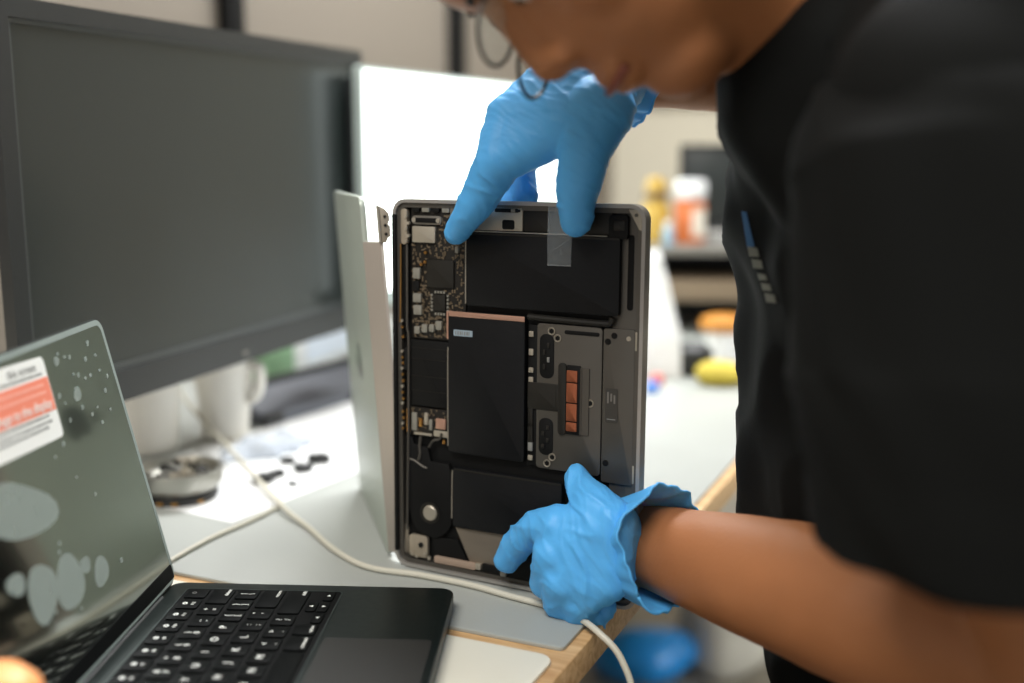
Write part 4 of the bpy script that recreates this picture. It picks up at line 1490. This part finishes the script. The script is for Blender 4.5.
# lower glove (left hand)
g1 = PM()
W1 = at_y(612, 545, .797)
K_i, K_m, K_r, K_p = lap(560, 527, .030), lap(556, 553, .036), lap(564, 579, .036), lap(580, 598, .030)
TB = lap(622, 515, .030)
g1.multi([(W1, .029), (K_i, .0150), (K_m, .0150), (K_r, .0150), (K_p, .0140), (lap(612, 522, .030), .017), (lap(608, 578, .030), .017)])
chain(g1, [(K_i, .0165), (lap(537, 527, .024), .0125), (lap(516, 545, .014), .0115), (lap(507, 560, .0105), .0100)], 3)
chain(g1, [(K_m, .0165), (lap(546, 581, .026), .0125), (lap(562, 594, .012), .0110), (lap(577, 590, .0100), .0095)], 3)
chain(g1, [(K_r, .0165), (lap(560, 602, .026), .0125), (lap(577, 610, .014), .0110), (lap(590, 603, .0100), .0095)], 3)
chain(g1, [(K_p, .0150), (lap(580, 613, .024), .0115), (lap(594, 617, .014), .0105), (lap(604, 608, .0100), .0090)], 3)
chain(g1, [(lap(612, 524, .030), .017), (lap(596, 507, .026), .0160), (lap(583, 490, .016), .0120), (lap(577, 479, .0098), .0095)], 3)
gl_lo = gl_build('glove', g1, (.85, .2, .45), 'blue glove on the lower hand, holding the laptop corner')
# upper glove (right hand)
g2 = PM()
W2 = wr + Vector((-.004, 0, .004))
KI = lap(512, 122, .012)
KM = lap(528, 104, -.022)
g2.multi([(W2, .029), (KI, .0190), (KM, .0175), (lap(556, 86, -.012), .023), (lap(584, 74, -.012), .022), (lap(592, 118, .012), .022), (lap(548, 128, .014), .017)])
g2.multi([(W2, .027), (KM, .0175), (lap(530, 108, -.048), .016), (lap(545, 104, -.055), .015), (lap(590, 110, -.02), .022)])
chain(g2, [(KI, .0195), (lap(497, 164, .026), .0165), (lap(475, 205, .020), .0130), (lap(456, 233, .0095), .0088)], 3)
chain(g2, [(KM, .0175), (lap(516, 146, -.034), .0135), (lap(520, 174, -.036), .0115), (lap(526, 197, -.0225), .0095)], 3)
chain(g2, [(lap(530, 108, -.048), .016), (lap(508, 146, -.056), .0125), (lap(508, 180, -.046), .0110), (lap(511, 206, -.0235), .0095)], 3)
chain(g2, [(lap(540, 106, -.055), .015), (lap(500, 142, -.066), .0115), (lap(496, 178, -.054), .0100), (lap(499, 206, -.0230), .0085)], 3)
g2.multi([(KI, .0185), (lap(497, 164, .026), .0150), (lap(541, 138, .018), .0125), (lap(575, 124, .018), .0170)])
chain(g2, [(lap(600, 110, .012), .024), (lap(586, 146, .022), .0185), (lap(577, 190, .020), .0150), (lap(576, 221, .0120), .0112)], 3)
gl_up = gl_build('glove', g2, (.6, .1, .8), 'blue glove on the upper hand, gripping the laptop top edge', .0014)


def cuff(parent, p0, p1, r0, r1, seed, ry=1.0):
    """thin flared tube with a free wavy rim"""
    mb = PM()
    d = (p1 - p0)
    L = d.length
    d.normalize()
    a = d.orthogonal().normalized()
    b = d.cross(a)
    n, m_ = 72, 22
    rows = []
    for i in range(m_ + 1):
        t = i / m_
        row = []
        for k in range(n):
            th = 2 * math.pi * k / n
            r = r0 + (r1 - r0) * t ** 1.5
            f = noise.noise(Vector((math.cos(th) * 1.6, math.sin(th) * 1.6, seed))) * .18 * t
            f += noise.noise(Vector((math.cos(th) * 4 + t * 1.5, math.sin(th) * 4, seed + 5 + t))) * .10 * (.3 + t)
            ax = L * t * (1 + .16 * t * noise.noise(Vector((math.cos(th) * 1.3, math.sin(th) * 1.3, seed + 9))))
            rr = r * (1 + f)
            row.append(mb.bm.verts.new(p0 + d * ax + (a * math.cos(th) + b * math.sin(th)) * rr))
        rows.append(row)
    for x, y in zip(rows, rows[1:]):
        for k in range(n):
            mb.bm.faces.new((x[k], x[(k + 1) % n], y[(k + 1) % n], y[k]))
    bmesh.ops.recalc_face_normals(mb.bm, faces=mb.bm.faces[:])
    bmesh.ops.solidify(mb.bm, geom=mb.bm.faces[:], thickness=.0007)
    rim = [v.co.copy() for v in rows[-1]] + [rows[-1][0].co.copy()]
    mb.tube(rim, .0011, 6, 1)
    o = mb.build('cuff', M_glove, parent, 180)
    return o


cuff(gl_lo, at_y(606, 543, .80), at_y(667, 549, .754), .033, .0435, 3)
cuff(gl_up, wr + Vector((-.020, .0, .002)), wr + Vector((.018, 0.012, -.003)), .031, .036, 11)

# stool under the person
stl = empty('stool', (.36, .79, 0), 0, 'round black stool the person sits on', 'stool')
MB().lathe([(0, .36), (.165, .36), (.175, .37), (.175, .392), (.165, .402), (0, .404)], 40).build('seat', M_blk, stl)
for k in range(4):
    a = R(45 + 90 * k)
    MB().cyl((.12 * math.cos(a), .12 * math.sin(a), .36), (.19 * math.cos(a), .19 * math.sin(a), 0), .012).build('leg', M_silver, stl)
